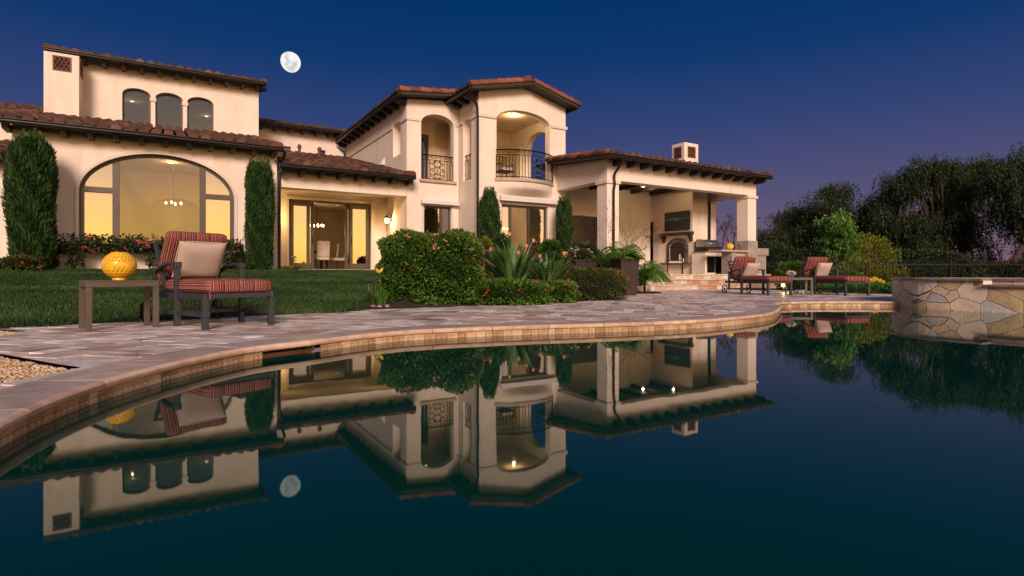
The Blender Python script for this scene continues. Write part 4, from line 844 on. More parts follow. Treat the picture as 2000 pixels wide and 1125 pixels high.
def chaise(label, loc, rz, L_=1.35, stripe='stripe', group=None, hw=.335):
    t = thing('chaise_lounge', label, 'chaise lounge', loc, rz, group); xa, xr = -.63, -L_+.19; A = M['alu']; mt = M[stripe]
    legs = [(-.03, -hw), (-.03, hw), (xa, -hw), (xa, hw), (xr, -hw), (xr, hw)]
    if L_ > 1.6: xa = -L_+.72; legs = [(-.03, -hw), (-.03, hw), (xa, -hw), (xa, hw), (xr, -hw), (xr, hw)]
    for i, (x, y) in enumerate(legs):
        hgt = .335 if i < 2 else .645 if i < 4 else .60; w = .026 if i < 4 else .022
        mb = MB().box(x-w, x+w, y-w, y+w, 0 if i < 4 else .10, hgt)
        if i < 4: mb.box(x-w-.007, x+w+.007, y-w-.007, y+w+.007, .115, .17)
        mb.build('leg', A, t, bevel=.005)
        if i in (2, 3): MB().box(x-.034, x+.034, y-.034, y+.034, hgt-.05, hgt+.012).build('post_cap', A, t, bevel=.006)
    fr = MB()
    for y in (-hw, hw): fr.box(-L_+.02, 0.0, y-.016, y+.016, .285, .345)
    fr.box(-.022, .012, -hw+.017, hw-.017, .295, .345); fr.box(-L_+.02, -L_+.05, -hw+.017, hw-.017, .29, .34)
    for k in range(9): x = -.1-k*(L_-.45)/9; fr.box(x-.02, x+.02, -hw+.017, hw-.017, .33, .343)
    fr.build('seat_frame', A, t, bevel=.004)
    lo = MB()
    for y in (-hw, hw): lo.box(xr, -.03, y-.012, y+.012, .115, .15)
    lo.box(xa-.012, xa+.012, -hw, hw, .118, .148); lo.box(xr-.012, xr+.012, -hw, hw, .118, .148)
    for k in range(6): y = -.22+.088*k; lo.box(xr+.013, xa-.013, y-.03, y+.03, .13, .142)
    lo.build('lower_shelf', A, t, bevel=.003)
    for y in (-hw, hw):
        pts = [(xa+.02, y, .64), (xa-.12, y, .645), (xa-.27, y, .632), (xa-.40, y, .598), (xr-.01, y, .545)]; ar = MB()
        for a, b in zip(pts, pts[1:]): ar.bar(a, (b[0]-.006, b[1], b[2]-.002), .05, .03)
        ar.build('armrest', A, t, bevel=.006)
        wh = MB(); wx = -L_+.06; n = 20; yy = y+(.05 if y > 0 else -.05)
        wh.tube([(wx+.11*math.cos(2*math.pi*k/n), yy, .122+.11*math.sin(2*math.pi*k/n)) for k in range(n+1)], .014, 6, False)
        for k in range(5): a = 2*math.pi*k/5; wh.bar((wx, yy, .122), (wx+.1*math.cos(a), yy, .122+.1*math.sin(a)), .012, .012)
        wh.tube([(wx, yy-.02, .122), (wx, yy+.02, .122)], .022, 8); wh.build('wheel', M['iron'], t, 'auto')
    MB().tube([(-L_+.06, -hw-.05, .122), (-L_+.06, hw+.05, .122)], .009, 6).build('axle', M['iron'], t)
    pv_ = -L_+.42; sl_ = (.04-pv_+.06)
    c1 = cush('seat_cushion', mt, t, (sl_, .66, .135), .05, ((.04+pv_-.06)/2, 0, .41), puff=.012, n=10)
    d = Vector((-.46, 0, .89)).normalized(); Lb = .66; ang = math.atan2(d.z, -d.x)
    cb = cush('back_cushion', mt, t, (Lb, .64, .105), .045, (pv_+.02+d.x*(Lb/2), 0, .44+d.z*(Lb/2-.05)), (0, math.pi-ang+math.pi, 0), puff=.012, n=10)
    cb.rotation_euler = (0, -(math.pi-math.atan2(d.z, d.x)), 0)
    bf = MB(); o_ = Vector((-.07, 0, -.035))
    for y in (-.3, .3): bf.bar(Vector((pv_, y, .35))+o_*.6, Vector((pv_, y, .35))+d*.62+o_*.6, .03, .03, (0, 1, 0))
    for k in range(6): a = Vector((pv_, 0, .36))+d*(.1+.1*k)+o_*.6; bf.bar(a+Vector((0, -.284, 0)), a+Vector((0, .284, 0)), .012, .03)
    bf.build('back_frame', A, t, bevel=.003)
    for y in (-hw+.02, hw-.02):
        mb = MB().box(.014, .019, y-.007, y+.007, .30, .36).box(.020, .024, y-.004, y+.006, .285, .32); mb.build('cushion_tie', mt, t, bevel=.003)
    return t, cb
CH = Vector((-2.715, 5.71, .097)); crz = R(-36.9)
chaise('near striped chaise lounge with dark metal arms and a beige pillow on the paving', CH, crz)
def local(c, rz, x, y, z=0): return Vector((c[0]+x*math.cos(rz)-y*math.sin(rz), c[1]+x*math.sin(rz)+y*math.cos(rz), c[2]+z))
throw_pillow('throw_pillow', 'large flat beige pillow leaning on the near chaise beside the lawn', local(CH, crz, -.885, .0, .685), (R(0), R(-62), crz), .44, .50, .15)
CA = Vector((6.65, 14.12, .097)); arz = math.atan2(-.966, .26); chaise('rust striped chaise lounge in front of the patio kitchen, left of the small light', CA, arz, 1.75, 'stripe2', 'chaise lounges at the far end of the pool')
throw_pillow('throw_pillow', 'cream pillow tilted on the chaise in front of the patio kitchen', local(CA, arz, -1.20, .10, .64), (R(0), R(-60), arz), .42, .42, .13)
CB = Vector((8.50, 14.0, .097)); brz = math.atan2(-.975, .22); chaise('rust striped chaise lounge right of the small light, in front of the green shrubs', CB, brz, 1.75, 'stripe2', 'chaise lounges at the far end of the pool')
throw_pillow('throw_pillow', 'cream pillow on the chaise in front of the green shrubs', local(CB, brz, -1.20, .06, .64), (R(0), R(-62), brz), .42, .42, .13)
def side_table(label, loc, rz, lx, ly, h):
    t = thing('side_table', label, 'side table', loc, rz); A = M['tabm']
    MB().box(-lx/2, lx/2, -ly/2, ly/2, h-.012, h).build('table_top', A, t, bevel=.002)
    mb = MB()
    for y in (-ly/2+.016, ly/2-.016): mb.box(-lx/2+.0, lx/2-.0, y-.016, y+.016, h-.062, h-.0125)
    for x in (-lx/2+.016, lx/2-.016): mb.box(x-.016, x+.016, -ly/2+.033, ly/2-.033, h-.062, h-.0125)
    mb.build('apron', A, t, bevel=.003)
    for x in (-lx/2+.026, lx/2-.026):
        for y in (-ly/2+.026, ly/2-.026): MB().box(x-.025, x+.025, y-.025, y+.025, 0, h-.063).build('leg', A, t, bevel=.003)
    return t
TB = Vector((-3.90, 5.66, .097)); side_table('taupe metal side table holding the pierced yellow lantern beside the near chaise', TB, R(45), .60, .40, .47)
side_table('small taupe metal side table between the two far chaises, holding a flower bowl', (7.42, 14.75, .097), R(-8), .55, .45, .44)
# pierced ceramic lantern
def lantern(label, loc, r=.148):
    t = thing('ceramic_lantern', label, 'lantern', loc); n1, n2 = 26, 88; bm = bmesh.new(); g = []
    for i in range(n1+1):
        a = R(24)+(R(157)-R(24))*i/n1; g.append([bm.verts.new((r*1.0*math.sin(a)*math.cos(2*math.pi*j/n2), r*1.0*math.sin(a)*math.sin(2*math.pi*j/n2), r*.92+.012+r*.94*math.cos(a))) for j in range(n2)])
    for i in range(n1):
        for j in range(n2):
            hole = (i in (3, 6, 9) and (j+(i//3)*2) % 4 == 0) or (i in (5, 8) and (j+(i//3)) % 4 == 2) or (i in (15, 18, 21) and (j+(i//3)*2) % 4 == 0) or (i in (17, 20, 23) and (j+(i//3)) % 4 == 2)
            if not hole: bm.faces.new((g[i][j], g[i+1][j], g[i+1][(j+1) % n2], g[i][(j+1) % n2]))
    me = bpy.data.meshes.new('globe'); bm.to_mesh(me); bm.free(); o = link('globe', me, M['yellowglaze'], t, True); sm = o.modifiers.new('s', 'SOLIDIFY'); sm.thickness = .009
    MB().lathe([(r*.40, 0), (r*.42, .006), (r*.40, .02), (r*.36, .03)], n=32).build('foot', M['yellowglaze'], t, 'auto')
    MB().lathe([(r*.40, r*1.76), (r*.46, r*1.79), (r*.48, r*1.84), (r*.44, r*1.87), (r*.40, r*1.84)], n=32).build('collar', M['yellowglaze'], t, 'auto'); return t
M['yellowglaze'] = mat('yellow_glaze', (.80, .46, .025), .22, var=.2, vs=14)
lantern('round yellow pierced ceramic lantern standing on the near side table', TB+Vector((.0, .0, .471)))
pk = thing('ceramic_pumpkin', 'small round yellow ceramic gourd on the patio kitchen counter', 'ornament', P(18.85, 14.75, 1.565)); mb = MB()
n = 40; vs = []
for i in range(15):
    a = math.pi*(i+.3)/15.2
    for j in range(n): b_ = 2*math.pi*j/n; rr = .15*math.sin(a)*(1-.06*abs(math.sin(5*b_))); vs.append((rr*math.cos(b_), rr*math.sin(b_), .135+.135*math.cos(math.pi-a)))
mb.add(vs, [(i*n+j, i*n+(j+1) % n, (i+1)*n+(j+1) % n, (i+1)*n+j) for i in range(14) for j in range(n)], .5); mb.build('gourd', M['yellowglaze'], pk, True); MB().tube([(0, 0, .26), (.005, 0, .285), (.015, 0, .30)], [.016, .011, .009], 6).build('stem', M['yellowglaze'], pk)
bw = thing('flower_bowl', 'blue bowl of pale succulents on the side table between the far chaises', 'bowl', (7.16, 14.62, .538))
MB().lathe([(.045, 0), (.07, .02), (.105, .075), (.10, .078), (.06, .03)], n=24).build('bowl', M['blue'], bw, 'auto')
def blob_leaves(name, m, parent, c, rad, n, ln, wd, up=.4, tone=(.5, .25)):
    p = unit(rng.normal(size=(n, 3)))*np.array(rad)*(.55+.45*rng.random((n, 1))**.5); d = unit(p/np.array(rad)+np.array([0, 0, up])+rng.normal(0, .35, (n, 3)))
    return link(name, leaves(p+np.array(c), d, ln, wd, rng.normal(tone[0], tone[1], n)), m, parent)
blob_leaves('succulent_leaves', M['paleflower'], bw, (0, 0, .10), (.09, .09, .05), 240, .045, .02); blob_leaves('petals', M['orange'], bw, (.07, 0, .12), (.045, .045, .03), 60, .035, .02)
# low garden light between the far chaises (lit)
M['amber'] = mat('amber_lamp_glass', (1, .6, .2), .3, emit=(1, .50, .13), es=5)
gl = thing('deck_light', 'small lit lantern glowing low on the paving between the far chaises', 'garden light', (8.0, 16.8, .09))
MB().lathe([(.05, 0), (.05, .02), (.02, .03), (.016, .14), (.05, .15), (.05, .16)], n=16).build('stand', M['bronze'], gl, 'auto'); MB().lathe([(.045, .161), (.06, .20), (.055, .25), (.03, .28)], n=16).build('globe', M['amber'], gl, True)
MB().lathe([(.06, .281), (.04, .30), (.01, .32)], n=16).build('cap', M['bronze'], gl, 'auto'); plight((0, -.10, .20), 12, .05, (1, .6, .2), gl)
# path lights
def path_light(label, x, y, h, z=None):
    t = thing('path_light', label, 'path light', (x, y, hz(x, y) if z is None else z))
    MB().tube([(0, 0, -.02), (0, 0, h)], .014, 8).build('post', M['bronze'], t, True); MB().lathe([(.012, h+.03), (.035, h+.018), (.10, h-.03), (.098, h-.036), (.03, h-.012), (.012, h-.01)], n=20).build('hat', M['bronze'], t, 'auto')
path_light('bronze mushroom path light at the foot of the tall left cypress', -12.05, 13.75, .42); path_light('bronze mushroom path light on the lawn before the left glass door', -7.05, 18.4, .46)
path_light('bronze path light at the lawn corner beside the big flowering hedge', -2.33, 9.25, .40); path_light('bronze path light among the bird of paradise leaves', .30, 11.1, .36)
# wall lanterns
def wall_lantern(label, p, rz, lit=True):
    t = thing('wall_lantern', label, 'wall lantern', p, rz); I = M['iron']       # local -x points away from the wall; wall plate at x=0
    MB().lathe([(.055, 0), (.06, .01), (.03, .03)], n=14).build('wall_plate', I, t, 'auto').rotation_euler = (0, R(-90), 0)
    MB().tube([(-.02, 0, -.02), (-.03, 0, .12), (-.06, 0, .22), (-.12, 0, .26), (-.17, 0, .23), (-.185, 0, .17)], .013, 7).build('arm', I, t, True)
    MB().lathe([(.012, .18), (.05, .15), (.13, .085), (.135, .075), (.05, .075)], (-.185, 0, 0), 16).build('hood', I, t, 'auto')
    MB().lathe([(.07, .074), (.085, .02), (.07, -.06), (.035, -.12)], (-.185, 0, 0), 14).build('glass', M['lens'] if lit else M['dimglass'], t, True)
    MB().lathe([(.04, -.121), (.03, -.14), (.012, -.15), (.018, -.17), (.003, -.20)], (-.185, 0, 0), 12).build('finial', I, t, 'auto')
    if lit: plight((-.21, -.10, -.03), 30, .03, (1, .62, .24), t)
wall_lantern('lit black carriage lantern on the right wall of the dining recess', P(7.119, 20.55, 2.62), TH); wall_lantern('lit black carriage lantern on the left wall of the dining recess', P(2.861+.0, 20.55, 2.62), TH+math.pi)
wall_lantern('unlit black carriage lantern on the far left wall at the frame edge', P(-4.15, 20.499, 2.75), TH+R(90), False)
# dining room
def dining_chair(label, loc, rz):
    t = thing('dining_chair', label, 'dining chair', loc, rz, 'upholstered dining chairs'); m = M['fabricwhite']
    cush('seat', m, t, (.48, .48, .12), .03, (0, 0, .44)); b = cush('backrest', m, t, (.08, .48, .62), .03, (-.23, 0, .80), (0, R(-7), 0))
    for x in (-.2, .2):
        for y in (-.2, .2): MB().bar((x, y, 0), (x, y, .39), .035, .035).build('leg', M['wood'], t)
dining_chair('white upholstered dining chair with its back to the open door', P(5.0, 22.4, .771), TH+R(90)); dining_chair('white dining chair turned sideways right of the first one', P(5.85, 23.1, .771), TH+R(165)); dining_chair('white dining chair farthest from the door, behind the sideways one', P(5.75, 23.95, .771), TH+R(165))
dt = thing('dining_table', 'dark dining table inside the open glass doors', 'dining table', P(5.0, 23.6, .771), TH)
MB().box(-.45, .45, -.8, .6, .70, .75).build('table_top', M['wood'], dt, bevel=.01)
for x in (-.35, .35):
    for y in (-.68, .48): MB().bar((x, y, 0), (x, y, .699), .07, .07).build('leg', M['wood'], dt)
def chandelier(label, p, r, n, e, drop=.5):
    t = thing('chandelier', label, 'chandelier', p); MB().tube([(r*math.cos(2*math.pi*k/24), r*math.sin(2*math.pi*k/24), 0) for k in range(25)], .012, 6, False).build('ring', M['iron'], t, True)
    MB().tube([(0, 0, 0), (0, 0, drop)], .01, 6).build('rod', M['iron'], t)
    ar = MB()
    for k in range(3): a = math.pi*2*k/3; ar.tube([(0, 0, .12), (r*math.cos(a), r*math.sin(a), 0)], .007, 5)
    ar.build('stays', M['iron'], t)
    for k in range(n):
        a = 2*math.pi*k/n+.3; q = (r*math.cos(a), r*math.sin(a), 0); MB().lathe([(.016, .013), (.03, .05), (.028, .085), (.006, .11)], q, 8).build('bulb', M['bulb'], t, True)
    plight((0, 0, -.15), e, .04, parent=t)
chandelier('ring chandelier with bulbs over the dining table', P(5.05, 23.5, 2.50), .24, 9, 22, .9); chandelier('chandelier of glass lamps inside the big arched window', P(.12, 22.0, 2.92), .22, 4, 25, 1.3); chandelier('small chandelier behind the doors under the curved balcony', P(11.35, 19.3, 2.35), .13, 5, 12, 1.3)
# balcony and patio chairs
def iron_chair(label, loc, rz):
    t = thing('patio_chair', label, 'patio chair', loc, rz); I = M['iron']
    for x, h in ((-.26, .62), (.26, .98)):
        for y in (-.27, .27): MB().tube([(x, y, 0), (x, y, .4), (x+(.08 if h > .9 else 0), y, h)], .016, 6).build('leg', I, t, True)
    for y in (-.27, .27): MB().tube([(-.27, y, .62), (-.1, y, .66), (.28, y, .64)], .018, 6).build('armrest', I, t, True)
    mb = MB(); mb.tube([(.34, -.27, .98), (.35, 0, 1.02), (.34, .27, .98)], .018, 6); mb.tube([(.27, -.27, .5), (.27, .27, .5)], .012, 6)
    for k in range(-6, 7):
        for s_ in (-1, 1):
            y0 = k*.09; y1 = y0+s_*.45
            a, b_ = Vector((.275, y0, .5)), Vector((.335, y1, .95)); f0 = 0; f1 = 1
            if abs(y1) > .26: f1 = (math.copysign(.26, y1)-y0)/(y1-y0) if y1 != y0 else 1
            if abs(y0) > .26: f0 = (math.copysign(.26, y0)-y0)/(y1-y0)
            if f1 > f0+.05 and f0 >= 0: mb.tube([a.lerp(b_, f0), a.lerp(b_, f1)], .006, 4)
    mb.build('lattice_back', I, t); MB().box(-.27, .28, -.27, .27, .37, .4).build('seat_frame', I, t, bevel=.008)
    cush('seat_cushion', M['fabricwhite'], t, (.52, .50, .12), .04, (0, 0, .46)); return t
iron_chair('iron lattice-back armchair with cream cushion on the terrace before the fireplace', P(16.45, 15.35, .621), TH+R(-135)); iron_chair('dark low armchair behind the curved iron balcony railing', P(10.55, 18.1, 3.991), TH+R(90))
# painting above the fireplace
def artmat():
    m, t, b, o = newmat('seascape_paint'); b.inputs['Roughness'].default_value = .35
    tcn = mnode(t, 'ShaderNodeTexCoord'); sx = mnode(t, 'ShaderNodeSeparateXYZ'); t.links.new(tcn.outputs['Generated'], sx.inputs[0])
    n = noise(t, 2.2, 7, 'Generated', (1, 1.2, 4), .65); ad = mnode(t, 'ShaderNodeMath', operation='MULTIPLY_ADD'); t.links.new(n.outputs[0], ad.inputs[0]); ad.inputs[1].default_value = .55; t.links.new(sx.outputs['Z'], ad.inputs[2])
    r = mramp(t, [(.2, (.05, .035, .03)), (.5, (.015, .025, .04)), (.72, (.02, .05, .06)), (.84, (.015, .03, .04)), (.90, (.30, .36, .34)), (.93, (.02, .045, .055)), (1, (.03, .06, .08))], ad.outputs[0]); t.links.new(r.outputs[0], b.inputs['Base Color']); return m
pc = thing('wall_picture', 'dark seascape picture with a pale wave above the fireplace mantel', 'picture', P(18.49, 17.11, 2.875), TH)
MB().box(-.03, 0, -.66, .66, -.36, .36).build('canvas', artmat(), pc); mb = MB()
for y0, y1, z0, z1 in ((-.69, .69, .361, .39), (-.69, .69, -.39, -.361), (-.69, -.661, -.36, .36), (.661, .69, -.36, .36)): mb.box(-.045, .005, y0, y1, z0, z1)
mb.build('frame', M['wood'], pc)
for k, (t_, h) in enumerate(((16.82, .22), (16.92, .34), (16.74, .16))):
    c = thing('candle', ['middle-height cream candle at the fireplace opening', 'tallest cream candle at the fireplace opening', 'shortest cream candle at the fireplace opening'][k], 'candle', P(18.42, t_, 1.116), 0, 'candles in the fireplace'); MB().lathe([(.035, 0), (.035, h), (.02, h-.004), (.001, h-.006)], n=14).build('wax', M['candle'], c, 'auto'); MB().tube([(0, 0, h-.01), (.003, 0, h+.02)], .003, 4).build('wick', M['black'], c)
# barbecue kitchen
k1 = thing('grill_island', 'cream masonry cabinet with black doors carrying the steel barbecue', 'cabinet', P(18.9, 15.9, .621), TH)
MB().box(-.52, .62, -.35, .345, 0, .86).build('body', M['stucco'], k1, bevel=.01); MB().box(-.54, .64, -.37, .345, .861, .90).build('countertop', M['granite'], k1, bevel=.006)
for x in (-.42, .06):
    d = MB().box(x, x+.45, -.365, -.351, .06, .72).build('door', M['black'], k1, bevel=.003); MB().tube([(x+(.38 if x < 0 else .07), -.385, .5), (x+(.38 if x < 0 else .07), -.385, .62)], .008, 6).build('handle', M['steel'], d, True)
g = thing('barbecue_grill', 'stainless steel barbecue grill with a rounded hood on the masonry cabinet', 'barbecue', P(18.93, 15.88, 1.525), TH)
MB().box(-.42, .42, -.34, .28, 0, .20).build('firebox', M['black'], g, bevel=.006)
hp = [(-.30, 0), (-.30, .05), (-.24, .2), (-.12, .29), (.05, .32), (.26, .31), (.27, 0)]
hd = MB().prism(hp, -.42, .42, lambda a, b, c: (c, a, b+.201)).build('hood', M['steel'], g, bevel=.008); MB().tube([(-.34, -.36, .33), (.34, -.36, .33)], .014, 8).build('handle', M['steel'], hd, True)
kn = []
for k in range(6): MB().lathe([(.024, 0), (.022, .03), (.001, .032)], (0, 0, 0), 12).build('knob', M['steel'], g, 'auto').location = (-.33+.13*k, -.341, .11)
for o in [o for o in bpy.data.objects if o.name.startswith('knob') and o.parent == g]: o.rotation_euler = (R(90), 0, 0)
bc = thing('bar_counter', 'pale stone bar counter with block leg before the patio kitchen', 'counter', P(18.9, 14.85, .621), TH)
MB().box(-.82, .77, -.33, .32, .87, .94).build('countertop', M['stone'], bc, bevel=.008); MB().box(-.12, .10, -.25, .25, 0, .869).build('block_leg', M['granite'], bc, bevel=.012)
MB().box(.101, .74, -.2, .2, .70, .869).build('drawer_front', M['stone'], bc); MB().box(.101, .74, -.19, .2, 0, .699).build('cabinet', M['black'], bc)
MB().box(1.35, 2.1, -.3, .3, .75, 1.05).build('side_shelf', M['granite'], bc, bevel=.01); MB().box(1.4, 2.0, -.25, .25, 0, .749).build('side_block', M['granite'], bc)
fc = thing('faucet', 'dark gooseneck tap on the stone bar counter beside the right pier', 'tap', P(19.42, 14.75, 1.562), TH+R(200)); MB().tube([(0, 0, 0), (0, 0, .16), (.03, 0, .22), (.09, 0, .235), (.14, 0, .2), (.15, 0, .15)], .014, 8).build('spout', M['bronze'], fc, True); MB().tube([(0, 0, .05), (0, .07, .08)], .009, 6).build('lever', M['bronze'], fc, True); MB().lathe([(.03, 0), (.03, .015), (.016, .02)], n=14).build('base', M['bronze'], fc, 'auto')
# planters of dark wicker
def planter(label, loc, w0, w1, h, rz=.3):
    t = thing('wicker_planter', label, 'planter', loc, rz, 'dark wicker planters by the patio steps'); n = 4; mb = MB(); rows = []
    for f in lin(0, 1, 7):
        w = w0+(w1-w0)*f**.8; rows += [(-w/2, -w/2, h*f), (w/2, -w/2, h*f), (w/2, w/2, h*f), (-w/2, w/2, h*f)]
    mb.add(rows, [(i*4+j, i*4+(j+1) % 4, (i+1)*4+(j+1) % 4, (i+1)*4+j) for i in range(6) for j in range(4)]+[(3, 2, 1, 0)]); mb.build('basket', M['wick'], t, bevel=.008)
    r = MB(); w = w1/2
    for a, b in (((-w, -w), (w, -w)), ((w, -w), (w, w)), ((w, w), (-w, w)), ((-w, w), (-w, -w))): r.tube([(a[0], a[1], h), (b[0], b[1], h)], .018, 6)
    r.build('rim', M['wick'], t, True); MB().box(-w+.02, w-.02, -w+.02, w-.02, h-.08, h-.05).build('potting_soil', M['soil'], t); return t
planter('tallest dark wicker planter at the end of the hedge, holding ferns', (2.83, 14.3, .09), .42, .52, .90, .35); planter('dark wicker planter behind the low flowering hedge, second from the steps', (1.75, 14.9, .12), .5, .66, .85, .5); planter('dark wicker planter farthest from the steps, beneath the short cypress', (1.02, 15.3, .15), .45, .55, .85, .5)
ub = thing('umbrella_base', 'flat dark metal umbrella base with short upright tube beside the steps', 'umbrella base', (3.72, 16.0, .097), .2)
MB().box(-.36, .36, -.30, .30, 0, .035).build('plate', M['iron'], ub, bevel=.01); MB().tube([(0, 0, .03), (0, 0, .82)], .032, 10).build('tube', M['iron'], ub, 'auto')
def rock(label, p, r, g=None):
    bm = bmesh.new(); bmesh.ops.create_icosphere(bm, subdivisions=3, radius=1); sd_ = random.random()*50
    from mathutils import noise as mn
    for v in bm.verts:
        k = 1+.35*mn.noise(v.co*1.3+Vector((sd_, 0, 0)))+.1*mn.noise(v.co*4+Vector((0, sd_, 0))); v.co = Vector((v.co.x*r[0], v.co.y*r[1], v.co.z*r[2]))*k
    me = bpy.data.meshes.new('rock'); bm.to_mesh(me); bm.free(); o = tag(link('rock', me, M['rock'], None, True), label, 'rock', g); o.location = p
for i, (x, y, r, lb) in enumerate([(3.5, 16.6, (.26, .2, .17), 'largest rounded rock left of the patio steps'), (3.95, 17.0, (.2, .18, .14), 'smaller rounded rock against the bottom step'), (3.6, 17.3, (.3, .2, .32), 'tall rough rock behind the umbrella base'),
    (-2.24, 8.78, (.035, .03, .03), 'leftmost small stone below the yellow daylily'), (-2.14, 8.75, (.05, .04, .035), 'middle small stone below the yellow daylily'), (-2.04, 8.76, (.04, .04, .035), 'right small stone below the yellow daylily'), (-1.93, 8.81, (.035, .04, .04), 'small stone at the foot of the flowering hedge')]): rock(lb, (x, y, .12 if i > 2 else .1+r[2]*.6), r, 'garden rocks')
# ================================================================== RAISED SPA
spa = thing('raised_spa', 'raised curved spa wall of tan and grey flagstone with slate cap and spillway', 'spa', (9.5, 10, 0))
SPX = crom([(8.0, 11.95), (7.72, 11.55), (7.42, 10.95), (7.38, 10.35), (7.70, 9.70), (8.12, 8.98), (8.75, 8.15), (9.8, 7.5), (11.2, 7.6), (12.2, 8.6), (12.3, 10.2), (11.4, 11.6), (10, 12.3), (8.6, 12.3)], 6, True)
def shrink(poly, d):
    n = len(poly); out = []
    for i in range(n):
        a, b = Vector(poly[i-1]), Vector(poly[(i+1) % n]); t = (b-a).normalized(); out.append((poly[i][0]-t.y*d, poly[i][1]+t.x*d))
    return out
L_ = lambda a, b, c: (a-9.5, b-10, c)
SPI = shrink(SPX, .32); notch = [i for i, p in enumerate(SPX) if 7.5 < p[0] < 11.5 and p[1] < 9.55 and (p[0]/p[1] > .785)]
n = len(SPX); low, hi = .415, .515
def capz(i): return low if i in notch else hi
mb = MB()
for i in range(n):
    j = (i+1) % n; zt = min(capz(i), capz(j)); a, b, c, d = SPX[i], SPX[j], SPI[j], SPI[i]
    mb.add([L_(*a, -.5), L_(*b, -.5), L_(*b, zt), L_(*a, zt), L_(*d, -.5), L_(*c, -.5), L_(*c, zt), L_(*d, zt)], [(0, 1, 2, 3), (7, 6, 5, 4), (3, 2, 6, 7)]+([(0, 3, 7, 4), (1, 5, 6, 2)] if False else []), .5)
mb.build('stone_wall', M['flag'], spa)
M['slate'] = mat('slate_cap', (.22, .19, .17), .45, var=.35, vs=5, bs=14, bst=.6)
SPC = shrink(SPX, -.045); SPD = shrink(SPX, .37); cm = MB(); lm = MB()
k = 0
while k < n:
    j = (k+1) % n; low_ = (k in notch and j in notch); z0 = low if low_ else hi; tgt = lm if low_ else cm
    q = [SPC[k], SPC[j], SPD[j], SPD[k]]; tgt.add([L_(*p, z0+.001) for p in q]+[L_(*p, z0+.038) for p in q], [(3, 2, 1, 0), (4, 5, 6, 7), (0, 1, 5, 4), (2, 3, 7, 6), (1, 2, 6, 5), (3, 0, 4, 7)]); k += 1
cm.build('slate_cap', M['slate'], spa); lm.build('spillway_lip', M['slate'], spa)
bm_ = MB(); SPE = shrink(SPX, .33); SPG = shrink(SPX, .45)
for i in notch[:-1]:
    j = (i+1) % n; q = [SPE[i], SPE[j], SPG[j], SPG[i]]; bm_.add([L_(*p, low+.039) for p in q]+[L_(*p, hi+.001) for p in q], [(0, 1, 5, 4), (2, 3, 7, 6), (4, 5, 6, 7)])
bm_.build('spillway_back', M['flag'], spa)
c2 = MB(); a_ = shrink(SPX, .30); b_ = shrink(SPX, .6)
for i in notch[:-1]:
    j = (i+1) % n; q = [a_[i], a_[j], b_[j], b_[i]]; c2.add([L_(*p, hi+.002) for p in q]+[L_(*p, hi+.04) for p in q], [(3, 2, 1, 0), (4, 5, 6, 7), (0, 1, 5, 4), (2, 3, 7, 6)])
c2.build('rear_cap', M['slate'], spa)
filled(SPI, [], 0, lambda a, b, c: L_(a, b, .40), 'spa_water', M['water'], spa)
# ================================================================== FENCE
def fence(label, pts, h=1.15, group='black iron fence runs'):
    t = thing('iron_fence', label, 'fence', (pts[0][0], pts[0][1], pts[0][2]), 0, None); o = Vector(pts[0]); rl = MB(); pk_ = MB()
    for a, b in zip(pts, pts[1:]):
        a, b = Vector(a)-o, Vector(b)-o; up = Vector((0, 0, 1)); rl.bar(a+up*(h-.12), b+up*(h-.12), .03, .045); rl.bar(a+up*.1, b+up*.1, .03, .04); n = max(2, int((b-a).length/.13))
        for k in range(n): p = a.lerp(b, (k+.5)/n); pk_.bar(p+up*.04, p+up*(h+(.0 if k % 2 else .05)), .018, .018)
        m = max(1, round((b-a).length/2.4))
        for k in range(m): p = a.lerp(b, k/m); q = MB(); q.bar(p, p+up*(h+.08), .07, .07); q.lathe([(.05, h+.08), (.02, h+.12), (.035, h+.15), (.004, h+.19)], tuple(p), 8); q.build('post', M['iron'], t)
    rl.build('rail', M['iron'], t); pk_.build('picket_row', M['iron'], t)
fence('black iron picket fence stepping down the slope behind the box hedge', [(12.4, 28, .7), (14.1, 26.6, .55), (14.6, 24.5, .12)], 1.25); fence('long level black iron fence in front of the dark trees', [(14.6, 24.4, .02), (18.0, 23.4, .02), (20.8, 23.2, .02)], 1.12); fence('black iron fence at the right frame edge near red blossoms', [(19.9, 22.0, .02), (24.5, 20.5, .0), (30, 18, .0)], 1.10)
# ================================================================== MOON
mo = bpy.data.objects.new('moon', bpy.data.meshes.new('moon')); bm = bmesh.new(); bmesh.ops.create_uvsphere(bm, u_segments=64, v_segments=40, radius=1)
for v in bm.verts:
    d = v.co.x*(-.86)+v.co.z*(-.51)
    if d > 0: v.co.x -= -.86*d*.13; v.co.z -= -.51*d*.13
bm.to_mesh(mo.data); bm.free(); COL.objects.link(mo); mo.data.polygons.foreach_set('use_smooth', [True]*len(mo.data.polygons)); tag(mo, 'bright gibbous moon with grey seas in the clear dusk sky', 'moon')
m, t, b, o = newmat('moon_surface'); t.nodes.remove(b); em = mnode(t, 'ShaderNodeEmission'); n = noise(t, 1.1, 5, rough=.5); r = mramp(t, [(.36, (.62, .62, .63)), (.52, (.95, .95, .94))], n.outputs[0]); t.links.new(r.outputs[0], em.inputs[0]); em.inputs[1].default_value = 1.0; t.links.new(em.outputs[0], o.inputs[0]); mo.data.materials.append(m)
mo.location = ((566.5-1000)/1113*1500, 1500, .63+(535-121.5)/1113*1500); mo.scale = (26.3,)*3; mo.rotation_euler = (0, 0, R(16))

